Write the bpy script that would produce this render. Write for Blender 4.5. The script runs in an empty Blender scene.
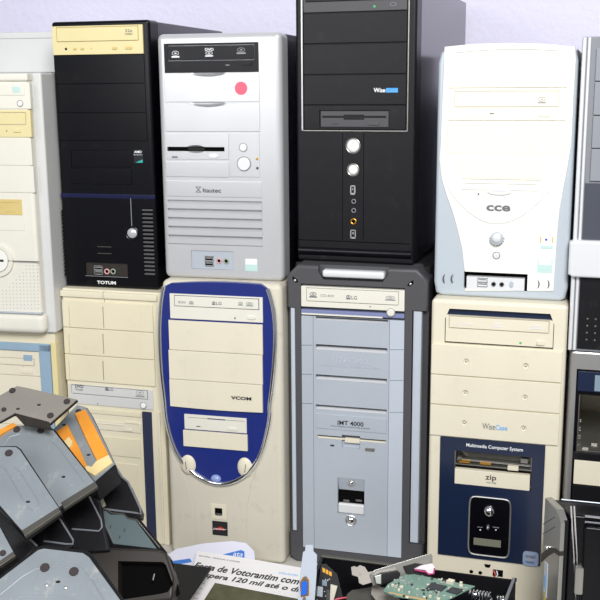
import bpy, bmesh, math, random
from mathutils import Vector, Matrix
random.seed(7)
C = bpy.context.scene.collection
S = bpy.context.scene

# ------------------------------------------------------------------ camera survey
F, PI_, YA, RO, CH = 1012.68741, 0.20887746, 0.27553771, 0.00794114, 0.74968119
def ray3(x3, y3, z3):
    c, s = math.cos(RO), math.sin(RO); x = x3*c + z3*s; z2 = -x3*s + z3*c
    c, s = math.cos(PI_), math.sin(PI_); y = y3*c + z2*s; z = -y3*s + z2*c
    c, s = math.cos(YA), math.sin(YA)
    return Vector((x*c - y*s, x*s + y*c, z))
CAM = Vector((0, 0, CH))
def ray(px, py): return ray3((px-300)/F, 1, (300-py)/F)
def atY(px, py, Y): r = ray(px, py); return CAM + r*(Y/r.y)
def atZ(px, py, Z): r = ray(px, py); return CAM + r*((Z-CH)/r.z)
def atP(px, py, o, n): r = ray(px, py); return CAM + r*((o-CAM).dot(n)/r.dot(n))
def K(ox, oy, s): return lambda x, y: (ox + x/s, oy + y/s)
ID = lambda x, y: (x, y)

cd = bpy.data.cameras.new('camera'); cam = bpy.data.objects.new('camera', cd); C.objects.link(cam)
r_, u_, f_ = ray3(1,0,0), ray3(0,0,1), ray3(0,1,0)
m = Matrix((r_, u_, -f_)).transposed().to_4x4(); m.translation = CAM
cam.matrix_world = m
cd.sensor_width = 36; cd.lens = F*36/600; cd.clip_start = .02
S.camera = cam

# ------------------------------------------------------------------ materials
def lin(h):
    h = h.lstrip('#'); v = [int(h[i:i+2], 16)/255 for i in (0, 2, 4)]
    return tuple((c/12.92 if c <= .04045 else ((c+.055)/1.055)**2.4) for c in v) + (1,)
MATS = {}
def mat(name, col, rough=.45, metal=0, var=.06, vscale=14, bump=.0, bscale=900, dirt=0, dirtcol='#5a4c3a', coat=0, spec=.5):
    m = bpy.data.materials.new(name); m.use_nodes = True; N = m.node_tree.nodes; Lk = m.node_tree.links
    b = N['Principled BSDF']; tc = N.new('ShaderNodeTexCoord')
    nz = N.new('ShaderNodeTexNoise'); nz.inputs['Scale'].default_value = vscale; nz.inputs['Detail'].default_value = 6
    Lk.new(tc.outputs['Object'], nz.inputs['Vector'])
    mx = N.new('ShaderNodeMix'); mx.data_type = 'RGBA'
    c = lin(col); mx.inputs[6].default_value = tuple(k*(1-var) for k in c[:3]) + (1,)
    mx.inputs[7].default_value = tuple(min(1, k*(1+var)) for k in c[:3]) + (1,)
    Lk.new(nz.outputs['Fac'], mx.inputs[0]); out = mx.outputs[2]
    if dirt:
        n2 = N.new('ShaderNodeTexNoise'); n2.inputs['Scale'].default_value = 38; n2.inputs['Detail'].default_value = 9
        n2.inputs['Roughness'].default_value = .7; Lk.new(tc.outputs['Object'], n2.inputs['Vector'])
        rp = N.new('ShaderNodeMapRange'); rp.inputs[1].default_value = .56; rp.inputs[2].default_value = .8
        rp.inputs[4].default_value = dirt; Lk.new(n2.outputs['Fac'], rp.inputs[0])
        m2 = N.new('ShaderNodeMix'); m2.data_type = 'RGBA'; m2.inputs[7].default_value = lin(dirtcol)
        Lk.new(rp.outputs[0], m2.inputs[0]); Lk.new(out, m2.inputs[6]); out = m2.outputs[2]
    Lk.new(out, b.inputs['Base Color'])
    b.inputs['Roughness'].default_value = rough; b.inputs['Metallic'].default_value = metal
    b.inputs['Coat Weight'].default_value = coat; b.inputs['Coat Roughness'].default_value = .12
    b.inputs['Specular IOR Level'].default_value = spec
    if bump:
        n3 = N.new('ShaderNodeTexNoise'); n3.inputs['Scale'].default_value = bscale; n3.inputs['Detail'].default_value = 4
        Lk.new(tc.outputs['Object'], n3.inputs['Vector'])
        bp = N.new('ShaderNodeBump'); bp.inputs['Strength'].default_value = bump; bp.inputs['Distance'].default_value = .001
        Lk.new(n3.outputs['Fac'], bp.inputs['Height']); Lk.new(bp.outputs[0], b.inputs['Normal'])
    MATS[name] = m
    return m
mat('black_gloss', '#07070d', .28, coat=.0, spec=.28, dirt=.05, dirtcol='#6a655c')
mat('black_satin', '#141418', .4, spec=.3, bump=.15, dirt=.10, dirtcol='#6f6a62')
mat('black_dull', '#0e0e10', .7)
mat('black_paint', '#15141c', .24, coat=.25, dirt=.1, dirtcol='#5a5868')
mat('dark_brown', '#2b2622', .42, dirt=.25, dirtcol='#6a5c4c')
mat('hole', '#070708', .9, spec=.1)
mat('dark_grey', '#4b4b4f', .5, bump=.2, dirt=.1)
mat('mid_grey', '#7f838a', .5, bump=.1)
mat('grey_gloss', '#4a4e58', .3, coat=.2)
mat('ivory', '#ede8d8', .45)
mat('cream', '#e1dac6', .45, dirt=.12)
mat('cream_dirty', '#d3cebf', .5, dirt=.42, dirtcol='#7a705e')
mat('cream_warm', '#e1d9bf', .45, dirt=.10)
mat('cream_cap', '#e2dbc3', .45)
mat('yellowed', '#e0d3a0', .45)
mat('yellow_deep', '#d3bd7c', .45)
mat('white_plastic', '#ebebe6', .42, dirt=.05)
mat('off_white', '#e1dfd4', .45, dirt=.06)
mat('white_case', '#cfd0d0', .4, dirt=.06)
mat('case_steel', '#c9c3b2', .4, .0)
mat('silver_paint', '#cfd0d3', .33, .4, bump=.05)
mat('silver_light', '#e0e2e6', .3, .1)
mat('silver_blue', '#b4bcc7', .4, .12, bump=.04)
mat('silver_rail', '#c2cbd8', .35, .12)
mat('grey_blue_side', '#bcc6d0', .35, .1)
mat('chrome', '#f4f5f8', .1, 1)
mat('chrome_dull', '#d4d4d4', .35, .9)
mat('steel', '#a4a39e', .33, .85, dirt=.3)
mat('steel_dark', '#6a6862', .4, .6, dirt=.3)
mat('navy', '#16233f', .28, coat=.3)
mat('navy_tex', '#252c4a', .5, bump=.6, bscale=500)
mat('blue_deep', '#1d2c78', .3, coat=.3, dirt=.05)
mat('blue_pale', '#8fa9bf', .5)
mat('blue_grey', '#7f93a3', .5)
mat('purple_stripe', '#7b83ad', .45)
mat('blue_strip', '#10143c', .25)
mat('print_dark', '#3d4148', .6)
mat('print_grey', '#9a9da0', .6)
mat('print_mid', '#6d7076', .6)
mat('print_white', '#eef0f4', .6)
mat('print_blue', '#3f9be0', .5)
mat('print_skyblue', '#7cb8ec', .5)
mat('sticker_red', '#e8637a', .6)
mat('sticker_cyan', '#bcd9d6', .5)
mat('sticker_white', '#f1f3ee', .5)
mat('sticker_dot', '#3b49b5', .5)
mat('sticker_teal', '#2ba7a4', .4)
mat('sticker_intel', '#a2bade', .35, .2)
mat('sticker_silver', '#b7c3d6', .35, .3)
mat('button_white', '#f4f4f2', .35)
mat('button_silver', '#c9ccd0', .3, .4)
mat('gold', '#cf9a3e', .35, .8)
mat('red_plastic', '#c43a2c', .4)
mat('pink_plastic', '#d9a3a5', .5)
mat('green_jack', '#93a08c', .5)
mat('slate', '#8b9098', .45)
mat('tray_grey', '#66757a', .45)
mat('bezel_silver', '#a3a29e', .28, .7)
mat('lcd', '#77786a', .3)
mat('led_green', '#37c26a', .3)
mat('vga_blue', '#1f66d8', .4)
mat('pcb_green', '#76968a', .45, var=.25, vscale=60)
mat('pcb_edge', '#c79b55', .5)
mat('chip', '#3a3d42', .5)
mat('solder', '#c8cfc8', .35, .6)
mat('foam_orange', '#f09a30', .75, var=.22, vscale=30, bump=.6, bscale=300, dirt=.75, dirtcol='#e3c27c')
mat('foam_pale', '#ecd59b', .8, bump=.4, bscale=300)
mat('plate_zinc', '#8d959b', .45, .15, var=.3, dirt=.6, dirtcol='#d8d4c4')
mat('plate_brown', '#918c85', .45, .15, var=.18, dirt=.3, dirtcol='#c9c0b0')
mat('rubber', '#3b3334', .8, bump=.3)
mat('paper', '#e9e7e8', .75, var=.02)
mat('paper_envelope', '#dcdcec', .6, var=.02)
mat('ink', '#1e1e22', .8)
mat('paper_blue', '#3c78cc', .7)
mat('photo_dark', '#55563f', .7, var=.5, vscale=60)
mat('photo_yellow', '#c9b64a', .7, var=.4, vscale=90)
mat('ribbon_white', '#e6dfe4', .6)
mat('ribbon_magenta', '#b63a78', .6)
mat('wire_red', '#c93a52', .45)
mat('clear_plastic', '#8fa2d8', .15, coat=.5)
mat('table', '#c9c6c0', .55, dirt=.25)
mat('floor', '#8d8880', .7, dirt=.2)

def wall_mat():
    m = mat('wall_plaster', '#e9e7ff', .85, var=.03, vscale=5); N = m.node_tree.nodes; Lk = m.node_tree.links
    b = N['Principled BSDF']; tc = N.new('ShaderNodeTexCoord')
    v = N.new('ShaderNodeTexNoise'); v.inputs['Scale'].default_value = 75; v.inputs['Detail'].default_value = 5; v.inputs['Roughness'].default_value = .6
    Lk.new(tc.outputs['Object'], v.inputs['Vector'])
    bp = N.new('ShaderNodeBump'); bp.inputs['Strength'].default_value = .55; bp.inputs['Distance'].default_value = .004
    Lk.new(v.outputs['Fac'], bp.inputs['Height']); Lk.new(bp.outputs[0], b.inputs['Normal'])
wall_mat()
M = MATS

# ------------------------------------------------------------------ mesh helpers
def merge(dst, src, mtx=None):
    if mtx is not None: bmesh.ops.transform(src, matrix=mtx, verts=src.verts)
    me = bpy.data.meshes.new('t'); src.to_mesh(me); src.free(); dst.from_mesh(me); bpy.data.meshes.remove(me)
def bev(b, r, seg, edges=None):
    if r > 0: bmesh.ops.bevel(b, geom=(edges or b.edges)[:], offset=r, segments=seg, profile=.5, affect='EDGES', clamp_overlap=True)
def box(bm, x0, x1, y0, y1, z0, z1, r=0, seg=2):
    b = bmesh.new(); bmesh.ops.create_cube(b, size=1)
    x0, x1 = sorted((x0, x1)); y0, y1 = sorted((y0, y1)); z0, z1 = sorted((z0, z1))
    for v in b.verts: v.co = Vector(((x0+x1)/2+v.co.x*(x1-x0), (y0+y1)/2+v.co.y*(y1-y0), (z0+z1)/2+v.co.z*(z1-z0)))
    bev(b, min(r, .45*min(x1-x0, y1-y0, z1-z0)), seg); merge(bm, b); return bm
def prism(bm, pts, y0, y1, r=0, seg=2, frame=None):
    """polygon (x,z) standing in the xz plane, from y0 (front) to y1"""
    b = bmesh.new(); fr = [b.verts.new((p[0], y0, p[1])) for p in pts]; bk = [b.verts.new((p[0], y1, p[1])) for p in pts]
    n = len(pts); f = b.faces.new(fr); b.faces.new(bk[::-1])
    for i in range(n): b.faces.new((fr[i], bk[i], bk[(i+1) % n], fr[(i+1) % n]))
    bmesh.ops.recalc_face_normals(b, faces=b.faces)
    if r: bev(b, r, seg, [e for e in b.edges if all(abs(v.co.y-y0) < 1e-7 for v in e.verts)])
    merge(bm, b, frame); return bm
def ell(cx, cz, rx, rz, n=28, a0=0, a1=2*math.pi, p=2):
    full = abs(a1-a0-2*math.pi) < 1e-6; out = []
    for i in range(n if full else n+1):
        a = a0+(a1-a0)*i/n; c, s = math.cos(a), math.sin(a)
        out.append((cx+rx*math.copysign(abs(c)**(2/p), c), cz+rz*math.copysign(abs(s)**(2/p), s)))
    return out
def disc(bm, cx, cz, rx, y0, y1, rz=None, r=0, n=28, frame=None): return prism(bm, ell(cx, cz, rx, rz or rx, n), y0, y1, r, 2, frame)
def dome(bm, cx, cz, rx, h, y=0, rz=None):
    b = bmesh.new(); bmesh.ops.create_uvsphere(b, u_segments=20, v_segments=12, radius=1)
    for v in b.verts: v.co = Vector((cx+v.co.x*rx, y+v.co.y*h, cz+v.co.z*(rz or rx)))
    merge(bm, b); return bm
def tube(bm, pts, rad, n=8, closed=False, flat=1):
    P = [Vector(p) for p in pts]; N_ = len(P); rings = []; b = bmesh.new(); up = None
    for i in range(N_):
        if closed: t = P[(i+1) % N_]-P[i-1]
        else: t = P[min(i+1, N_-1)]-P[max(i-1, 0)]
        t.normalize()
        if up is None:
            up = Vector((0, 1, 0)) if abs(t.y) < .9 else Vector((0, 0, 1))
        up = (up-t*up.dot(t)).normalized(); s = t.cross(up)
        rings.append([b.verts.new(P[i]+up*math.cos(2*math.pi*k/n)*rad+s*math.sin(2*math.pi*k/n)*rad*flat) for k in range(n)])
    for i in range(N_ if closed else N_-1):
        A, B = rings[i], rings[(i+1) % N_]
        for k in range(n): b.faces.new((A[k], A[(k+1) % n], B[(k+1) % n], B[k]))
    if not closed: b.faces.new(rings[0][::-1]); b.faces.new(rings[-1])
    bmesh.ops.recalc_face_normals(b, faces=b.faces); merge(bm, b); return bm
def new(): return bmesh.new()
def wn(o): w = o.modifiers.new('normals', 'WEIGHTED_NORMAL'); w.keep_sharp = True; w.weight = 100
def obj(name, bm, m, parent=None, smooth=True, loc=None):
    me = bpy.data.meshes.new(name); bm.to_mesh(me); bm.free()
    for p in me.polygons: p.use_smooth = smooth
    if smooth: me.set_sharp_from_angle(angle=math.radians(32))
    me.materials.append(M[m] if isinstance(m, str) else m)
    o = bpy.data.objects.new(name, me); C.objects.link(o)
    if smooth: wn(o)
    if parent: o.parent = parent
    if loc: o.location = loc
    return o
FRONT = {}
def cut(o, bm):
    # a recess that goes deeper than its own panel also goes into the bezel behind it
    r = o
    while r.parent: r = r.parent
    f = FRONT.get(r.name)
    if f and f is not o: cut(f, bm.copy())
    me = bpy.data.meshes.new('cutter'); bmesh.ops.recalc_face_normals(bm, faces=bm.faces); bm.to_mesh(me); bm.free()
    c = bpy.data.objects.new('cutter', me); C.objects.link(c)
    c.parent = o.parent
    o.modifiers.clear(); md = o.modifiers.new('b', 'BOOLEAN'); md.operation = 'DIFFERENCE'; md.object = c; md.solver = 'EXACT'; md.use_self = True
    dg = bpy.context.evaluated_depsgraph_get(); dg.update()
    nm = bpy.data.meshes.new_from_object(o.evaluated_get(dg)); o.modifiers.clear(); o.data = nm
    bpy.data.objects.remove(c)
    for p in nm.polygons: p.use_smooth = True
    nm.set_sharp_from_angle(angle=math.radians(32)); wn(o)
def glyphs(text, shear=0, bold=0, space=1):
    cu = bpy.data.curves.new('tmp', 'FONT'); cu.body = text; cu.size = 1; cu.shear = shear; cu.offset = bold; cu.extrude = .02
    cu.space_character = space; cu.resolution_u = 3
    o = bpy.data.objects.new('tmp', cu); C.objects.link(o); dg = bpy.context.evaluated_depsgraph_get(); dg.update()
    me = bpy.data.meshes.new_from_object(o.evaluated_get(dg)); bpy.data.objects.remove(o)
    b = bmesh.new(); b.from_mesh(me); return b
def text_bm(text, x0, x1, zc, h, y, **k):
    """lettering fitted in x0..x1, height h, centred on zc, standing on the plane y"""
    b = glyphs(text, **k); xs = [v.co.x for v in b.verts]; ys = [v.co.y for v in b.verts]
    mx, Mx, my, My = min(xs), max(xs), min(ys), max(ys)
    for v in b.verts:
        v.co = Vector((x0+(v.co.x-mx)/(Mx-mx)*(x1-x0), y-(v.co.z+.02)*.006, zc+((v.co.y-my)/(My-my)-.5)*h))
    return b
def empty(name, loc, rz=0, label=None, cat=None, group=None):
    o = bpy.data.objects.new(name, None); C.objects.link(o); o.location = loc; o.rotation_euler = (0, 0, rz); o.empty_display_size = .03
    tag(o, label, cat, group); return o
def tag(o, label=None, cat=None, group=None, kind=None):
    for k, v in (('label', label), ('category', cat), ('group', group), ('kind', kind)):
        if v: o[k] = v
    return o

# ------------------------------------------------------------------ tower class
class Tower:
    def __init__(s, x, y, a, z, W, H, D, label, group=None, cat='computer', name='computer_tower'):
        s.W, s.H, s.D = W, H, D; s.a = a; s.o = Vector((x, y, z))
        s.root = empty(name, (x, y, z), a, label, cat, group)
        s.c = ID
    def L(s, px, py, ly=0):
        ca, sa = math.cos(s.a), math.sin(s.a); n = Vector((-sa, ca, 0))
        P = atP(px, py, s.o+n*ly, n)-s.o
        return (P.x*ca+P.y*sa, P.z)
    def p(s, x, y): return s.L(*s.c(x, y))
    def rect(s, x0, y0, x1, y1):
        a, b = s.p(x0, y0), s.p(x1, y1); return a[0], b[0], b[1], a[1]
    def poly(s, pts): return [s.p(*q) for q in pts]
    def part(s, name, bm, m, parent=None, label=None):
        o = s.last = obj(name, bm, m, parent or s.root)
        if label: o['label'] = label
        if name in ('front_bezel', 'front_frame'): FRONT[s.root.name] = o
        return o
    def case(s, m, inset=.002, y0=.03, bev_=.002, top=0, label=None):
        return s.part('case_shell', box(new(), inset, s.W-inset, y0, s.D, 0.0, s.H-inset-top, bev_), m, label=label)
    def panel(s, name, r, m, proud=.0012, back=.006, rad=.0009, parent=None, label=None, seg=2):
        x0, x1, z0, z1 = s.rect(*r)
        return s.part(name, box(new(), x0, x1, -proud, back, z0, z1, rad, seg), m, parent, label)
    def cutr(s, o, rects, depth=.004):
        b = new()
        for r in rects:
            x0, x1, z0, z1 = s.rect(*r); box(b, x0, x1, -.03, depth, z0, z1)
        cut(o, b)
    def disc(s, name, cx, cy, r, m, proud=.002, ry=None, parent=None, label=None, back=.004, bevel=None, y=0):
        x, z = s.p(cx, cy); k = s.p(cx+r, cy)[0]-x; kz = (z-s.p(cx, cy+(ry or r))[1]) if ry else k
        return s.part(name, disc(new(), x, z, k, y-proud, y+back, kz, r=proud*.4 if bevel is None else bevel), m, parent, label)
    def dome(s, name, cx, cy, r, m, h=.004, ry=None, parent=None, label=None, y=0):
        x, z = s.p(cx, cy); k = s.p(cx+r, cy)[0]-x; kz = (z-s.p(cx, cy+(ry or r))[1]) if ry else k
        return s.part(name, dome(new(), x, z, k, h, y, kz), m, parent, label)
    def text(s, t, x0, x1, yc, h, m, parent=None, y=-.0016, name='lettering', **k):
        a, b = s.p(x0, yc), s.p(x1, yc); hh = s.p(x0, yc-h/2)[1]-s.p(x0, yc+h/2)[1]
        return s.part(name, text_bm(t, a[0], b[0], (a[1]+b[1])/2, hh, y, **k), m, parent)
    def groove(s, o, pts, w=.0008, depth=.0015):
        b = new()
        for a, c in pts:
            A, B = Vector(s.p(*a)), Vector(s.p(*c)); d = (B-A).normalized(); n = Vector((-d.y, d.x))*w/2
            prism(b, [A+n, B+n, B-n, A-n], -.02, depth)
        cut(o, b)
    def usb(s, x0, y0, x1, y1, parent=None, y=0, n=2):
        a0, a1, z0, z1 = s.rect(x0, y0, x1, y1); b = new(); h = (z1-z0)/n; k = new()
        for i in range(n):
            zz = z0+h*i; t = h*.12
            box(b, a0, a1, y-.001, y+.004, zz, zz+t+h*.06); box(b, a0, a1, y-.001, y+.004, zz+h-t, zz+h)
            box(b, a0, a0+t, y-.001, y+.004, zz, zz+h); box(b, a1-t, a1, y-.001, y+.004, zz, zz+h)
            box(b, a0+t*2, a1-t*2, y-.0005, y+.004, zz+h*.5, zz+h*.72)
        o = s.part('usb_port', b, 'chrome_dull', parent)
        s.part('socket', box(k, a0+.0003, a1-.0003, y+.0005, y+.0045, z0, z1), 'hole', o)
        return o
    def jack(s, cx, cy, r, m, parent=None, y=0):
        x, z = s.p(cx, cy); k = s.p(cx+r, cy)[0]-x; b = new(); n = 20
        pts = ell(x, z, k, k, n)
        tube(b, [(q[0], y-.0008, q[1]) for q in pts], k*.3, 6, True)
        o = s.part('audio_jack', b, m, parent)
        s.part('jack_hole', disc(new(), x, z, k*.8, y-.0006, y+.003), 'hole', o); return o
    def oval_button(s, name, cx, cy, w, h, m, parent=None, proud=.0022, p=2.6):
        x, z = s.p(cx, cy); rx = (s.p(cx+w/2, cy)[0]-x); rz = z-s.p(cx, cy+h/2)[1]
        return s.part(name, prism(new(), ell(x, z, rx, rz, 24, p=p), -proud, .003, .0004), m, parent)
    def ring(s, name, cx, cy, r, m, t=.0008, parent=None, y=-.0012, ry=None):
        x, z = s.p(cx, cy); k = s.p(cx+r, cy)[0]-x; kz = (z-s.p(cx, cy+(ry or r))[1]) if ry else k
        return s.part(name, tube(new(), [(a, y, b) for a, b in ell(x, z, k, kz, 32)], t, 6, True), m, parent)
    def drive(s, r, m, tray, mt=None, name='optical_drive', proud=.002, label=None):
        d = s.panel(name, r, m, proud, .02, .0008, label=label)
        x0, x1, z0, z1 = s.rect(*tray); b = new(); y = -proud
        box(b, x0, x1, y-.0010, y+.002, z0, z1, .0006)
        cb = new(); g = .0011
        box(cb, x0-g, x1+g, y-.01, y+.0022, z0-g, z1+g); cut(d, cb)
        t = s.part('disc_tray', b, mt or m, d); return d
    def logo_disc(s, cx, cy, w, h, m, parent, y):
        """small round media mark: ring with a hub and a bar below it"""
        x0, x1, z0, z1 = s.rect(cx-w/2, cy-h/2, cx+w/2, cy+h/2); xm = (x0+x1)/2; zz = z0+(z1-z0)*.62; b = new()
        tube(b, [(a, y, c) for a, c in ell(xm, zz, (x1-x0)*.42, (z1-z0)*.30, 16)], .0004, 5, True)
        box(b, xm-(x1-x0)*.14, xm+(x1-x0)*.14, y-.0002, y+.0003, zz-(z1-z0)*.08, zz+(z1-z0)*.08)
        box(b, x0, x1, y-.0002, y+.0003, z0, z0+(z1-z0)*.22)
        return s.part('disc_logo', b, m, parent)
    def floppy(s, r, m, slot, led, btn, parent=None, proud=.0015):
        d = s.panel('floppy_drive', r, m, proud, .02, .0006, parent)
        x0, x1, z0, z1 = s.rect(*slot); b = new(); box(b, x0, x1, -.02, .008, z0, z1)
        xm = (x0+x1)/2; w = (x1-x0)*.16; box(b, xm-w, xm+w, -.02, .003, z0-(z1-z0)*.8, z1+(z1-z0)*.5); cut(d, b)
        s.part('disk_slot', box(new(), x0, x1, .004, .0075, z0, z1), 'hole', d)
        a0, a1, b0, b1 = s.rect(*btn); s.part('eject_button', box(new(), a0, a1, -proud-.0015, .002, b0, b1, .0005), m, d)
        a0, a1, b0, b1 = s.rect(*led); s.part('activity_light', box(new(), a0, a1, -proud-.0004, .001, b0, b1), 'print_dark', d)
        return d

# ================================================================== TOWERS
# ---- T9: cream tower with three double covers (lower row, second from left)
t = T9 = Tower(-.813, 1.449, -.006, 0, .1745, .431, .40, 'cream tower with three split covers and navy textured strip, under the black tower with vents')
W, H = t.W, t.H
t.case('case_steel', .002, .03)
bz = t.part('front_bezel', box(new(), 0, W, 0, .035, 0, H, .003), 'cream_cap')
t.c = K(0, 280, 3.75)
cap = t.panel('top_cap', (227, 36, 591, 80), 'cream_cap', .004, .01, .002)
t.cutr(cap, [(388, 30, 393, 84)], .003)
ZR = [t.p(400, y)[1] for y in (82, 185, 286, 385)]
for k, (a, b_) in enumerate(((85, 182), (187, 281), (288, 380))):
    x0, x1 = max(.0008, t.p(229, 180)[0]), t.p(577, 180)[0]; z1, z0 = ZR[k]-.0004, ZR[k+1]+.0004
    o = t.part('bay_cover', box(new(), x0, x1, -.003, .01, z0, z1, .0012), 'cream_warm')
    t.cutr(o, [(387, a+14, 394, b_-4), (262, a+14, 265, b_-4), (529, a+14, 532, b_-4)], .002)
    sx, sX, sz, sZ = t.rect(387, a+15, 394, b_-5)
    t.part('grip_slit', box(new(), sx, sX, .0005, .003, sz, sZ), 'hole', o)
d = t.drive((258, 387, 577, 487), 'white_case', (271, 392, 555, 445))
t.text('DVD', 286, 316, 396, 12, 'print_dark', d, -.0034, bold=.01); t.text('Multi', 288, 314, 409, 7, 'print_mid', d, -.0034)
t.logo_disc(404, 406, 13, 13, 'print_dark', d, -.0034); t.text('LG', 412, 427, 408, 9, 'print_mid', d, -.0034)
t.logo_disc(528, 423, 34, 30, 'print_grey', d, -.0034)
t.disc('eject_button', 540, 469, 10, 'button_white', .0045, parent=d); t.ring('button_ring', 540, 469, 11.5, 'print_grey', .0004, d, -.003)
t.disc('activity_light', 368, 463, 2.5, 'hole', .0024, parent=d)
t.c = K(90, 380, 7.5)
t.panel('narrow_cover', (-60, 205, 388, 280), 'cream_warm', .002)
o = t.panel('floppy_drive', (-60, 288, 388, 398), 'cream', .002); t.panel('disk_flap', (-20, 316, 255, 334), 'cream', .0032, parent=o); t.panel('disk_flap', (262, 309, 372, 330), 'cream', .0032, parent=o); t.panel('eject_button', (262, 360, 326, 385), 'cream', .0038, parent=o); t.panel('activity_light', (50, 345, 68, 352), 'print_dark', .0024, parent=o)
t.panel('bay_cover', (-60, 405, 385, 585), 'cream_warm', .002)
x0, x1, z0, z1 = t.rect(-60, 592, 392, 1230); t.part('lower_cover', box(new(), x0, x1, -.0015, .006, .004, z1, .0009), 'cream_warm')
x0, x1, z0, z1 = t.rect(392, 235, 487, 1250); zb = .004
t.part('textured_strip', box(new(), x0, x1+.004, -.002, .006, zb, z1, .0008), 'navy_tex', label='navy textured strip')
x0, x1, z0, z1 = t.rect(492, 235, 525, 1250)
t.part('edge_strip', box(new(), x0+.004, min(x1+.01, W-.0005), -.003, .006, zb, z1, .001), 'cream')

# ---- T10: cream tower with blue shield
t = T10 = Tower(-.626, 1.424, .028, 0, .193, .457, .38, 'cream tower with a chrome-rimmed deep blue shield, under the silver tower with five louvres')
W, H = t.W, t.H
t.case('cream_dirty', .001, .03, .004)
b = new(); box(b, 0, W, 0, .045, 0, H, .009, 4)
bz = t.part('front_bezel', b, 'cream_dirty')
c1, c2 = K(150, 270, 4), K(150, 400, 3.75)
out = [c1(*q) for q in ((62, 52), (160, 47), (265, 46), (370, 50), (468, 58), (490, 120), (501, 190), (504, 270), (500, 360), (490, 470), (480, 540))]
out += [c2(*q) for q in ((452, 60), (440, 120), (425, 180), (400, 235), (360, 280), (315, 305), (265, 314), (215, 302), (165, 272), (125, 230), (98, 185), (78, 130), (62, 60))]
out += [c1(*q) for q in ((62, 520), (50, 420), (44, 330), (42, 240), (45, 160), (52, 100))]
def smooth_loop(P, it=1):
    for _ in range(it):
        Q = []
        for i in range(len(P)):
            a, b = P[i], P[(i+1) % len(P)]; Q += [(a[0]*.75+b[0]*.25, a[1]*.75+b[1]*.25), (a[0]*.25+b[0]*.75, a[1]*.25+b[1]*.75)]
        P = Q
    return P
P = smooth_loop([t.L(*q) for q in out], 1)
sh = t.part('shield_plate', prism(new(), P, -.003, .004, .001), 'blue_deep', label='deep blue shield')
# rim: the two sides and the bottom of the shield, open at the top
zt = max(q[1] for q in P); rim = [q for q in P]; k0 = max(range(len(P)), key=lambda i: P[i][0]+P[i][1]*1.0)
side = P[k0:]+P[:k0]; side = [q for q in side if q[1] < zt-.006]
t.part('shield_rim', tube(new(), [(q[0], -.0035, q[1]) for q in side], .0036, 12), 'chrome')
t.c = c1
d = t.drive((82, 91, 455, 209), 'off_white', (103, 100, 438, 155), proud=.005)
t.text('RW', 120, 150, 126, 10, 'print_grey', d, -.0064); t.logo_disc(171, 127, 20, 14, 'print_grey', d, -.0064)
t.logo_disc(260, 129, 14, 14, 'print_mid', d, -.0064); t.text('LG', 270, 291, 130, 12, 'print_mid', d, -.0064)
t.logo_disc(367, 131, 20, 16, 'print_grey', d, -.0064); t.logo_disc(403, 133, 30, 18, 'print_grey', d, -.0064)
t.disc('activity_light', 344, 190, 3, 'print_dark', .0054, ry=5, parent=d); t.oval_button('eject_button', 410, 188, 32, 13, 'off_white', d, .007)
for k, (a, b_, xx) in enumerate(((203, 325, 78), (321, 442, 79), (438, 556, 83))):
    x0, x1 = t.p(xx, a)[0], t.p(455, b_)[0]; z0, z1 = t.p(265, (327, 444, 554)[k])[1]+.0006, t.p(265, (206.5, 327, 444)[k])[1]
    # cover with a gently drooping lower edge
    n = 10; top = [(x0+(x1-x0)*i/n, z1) for i in range(n+1)]
    bot = [(x0+(x1-x0)*i/n, z0-(0 if k < 2 else (z1-z0)*.03*math.sin(math.pi*i/n))) for i in range(n, -1, -1)]
    t.part('bay_cover', prism(new(), top+bot, -.0055-.0008*k, .004, .001), 'cream')
t.text('VCOM', 330, 411, 507, 13, 'ink', None, -.0078, bold=.03)
t.c = c2
t.floppy((132, 49, 366, 122), 'off_white', (147, 60, 358, 78), (178, 93, 193, 97), (296, 99, 332, 112), proud=.005)
t.panel('bay_cover', (128, 108, 370, 188), 'cream', .006)
for cx, cy, tl in ((146, 240, -1), (358, 250, 1)):
    o = t.dome('round_button', cx, cy, 29, 'cream', .006, 37, y=-.002)
    x, z = t.p(cx, cy); t.part('button_groove', tube(new(), [(x-.0012*tl*-1, -.0085, z-.006), (x+.003*tl, -.0082, z+.007)], .0005, 5), 'print_dark', o)
t.dome('power_button', 250, 292, 19, 'clear_plastic', .006, 15, y=-.003)
bz2 = bz
for pts in ([(118, 262), (140, 310), (160, 380), (170, 450), (173, 545)], [(402, 250), (378, 320), (365, 400), (362, 470), (364, 560)]):
    L = [Vector((*t.p(*q), 0)) for q in pts]
    b = new(); tube(b, [(q.x, -.0001, q.y) for q in L], .0008, 4); cut(bz, b)
x0, x1, z0, z1 = t.rect(229, 388, 288, 450)
o = t.part('port_plate', box(new(), x0, x1, -.001, .004, z0, z1, .0005), 'cream')
t.cutr(o, [(243, 403, 272, 433)], .0036); x0, x1, z0, z1 = t.rect(243, 403, 272, 433)
t.part('port_hole', box(new(), x0, x1, .0015, .003, z0, z1), 'hole', o); t.usb(247, 424, 268, 434, o, .0, 1)
o = t.panel('badge_sticker', (233, 452, 292, 511), 'ink', .0008, label='black square badge with red flame')
x, z = t.p(262, 482); b = new(); prism(b, [(x-.010, z-.002), (x-.004, z+.001), (x, z+.004), (x+.004, z+.003), (x+.010, z-.001), (x+.003, z-.0025)], -.0012, 0)
t.part('flame_mark', b, 'red_plastic', o); t.text('power', 238, 288, 484, 8, 'print_white', o, -.0016, shear=.3)

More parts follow.
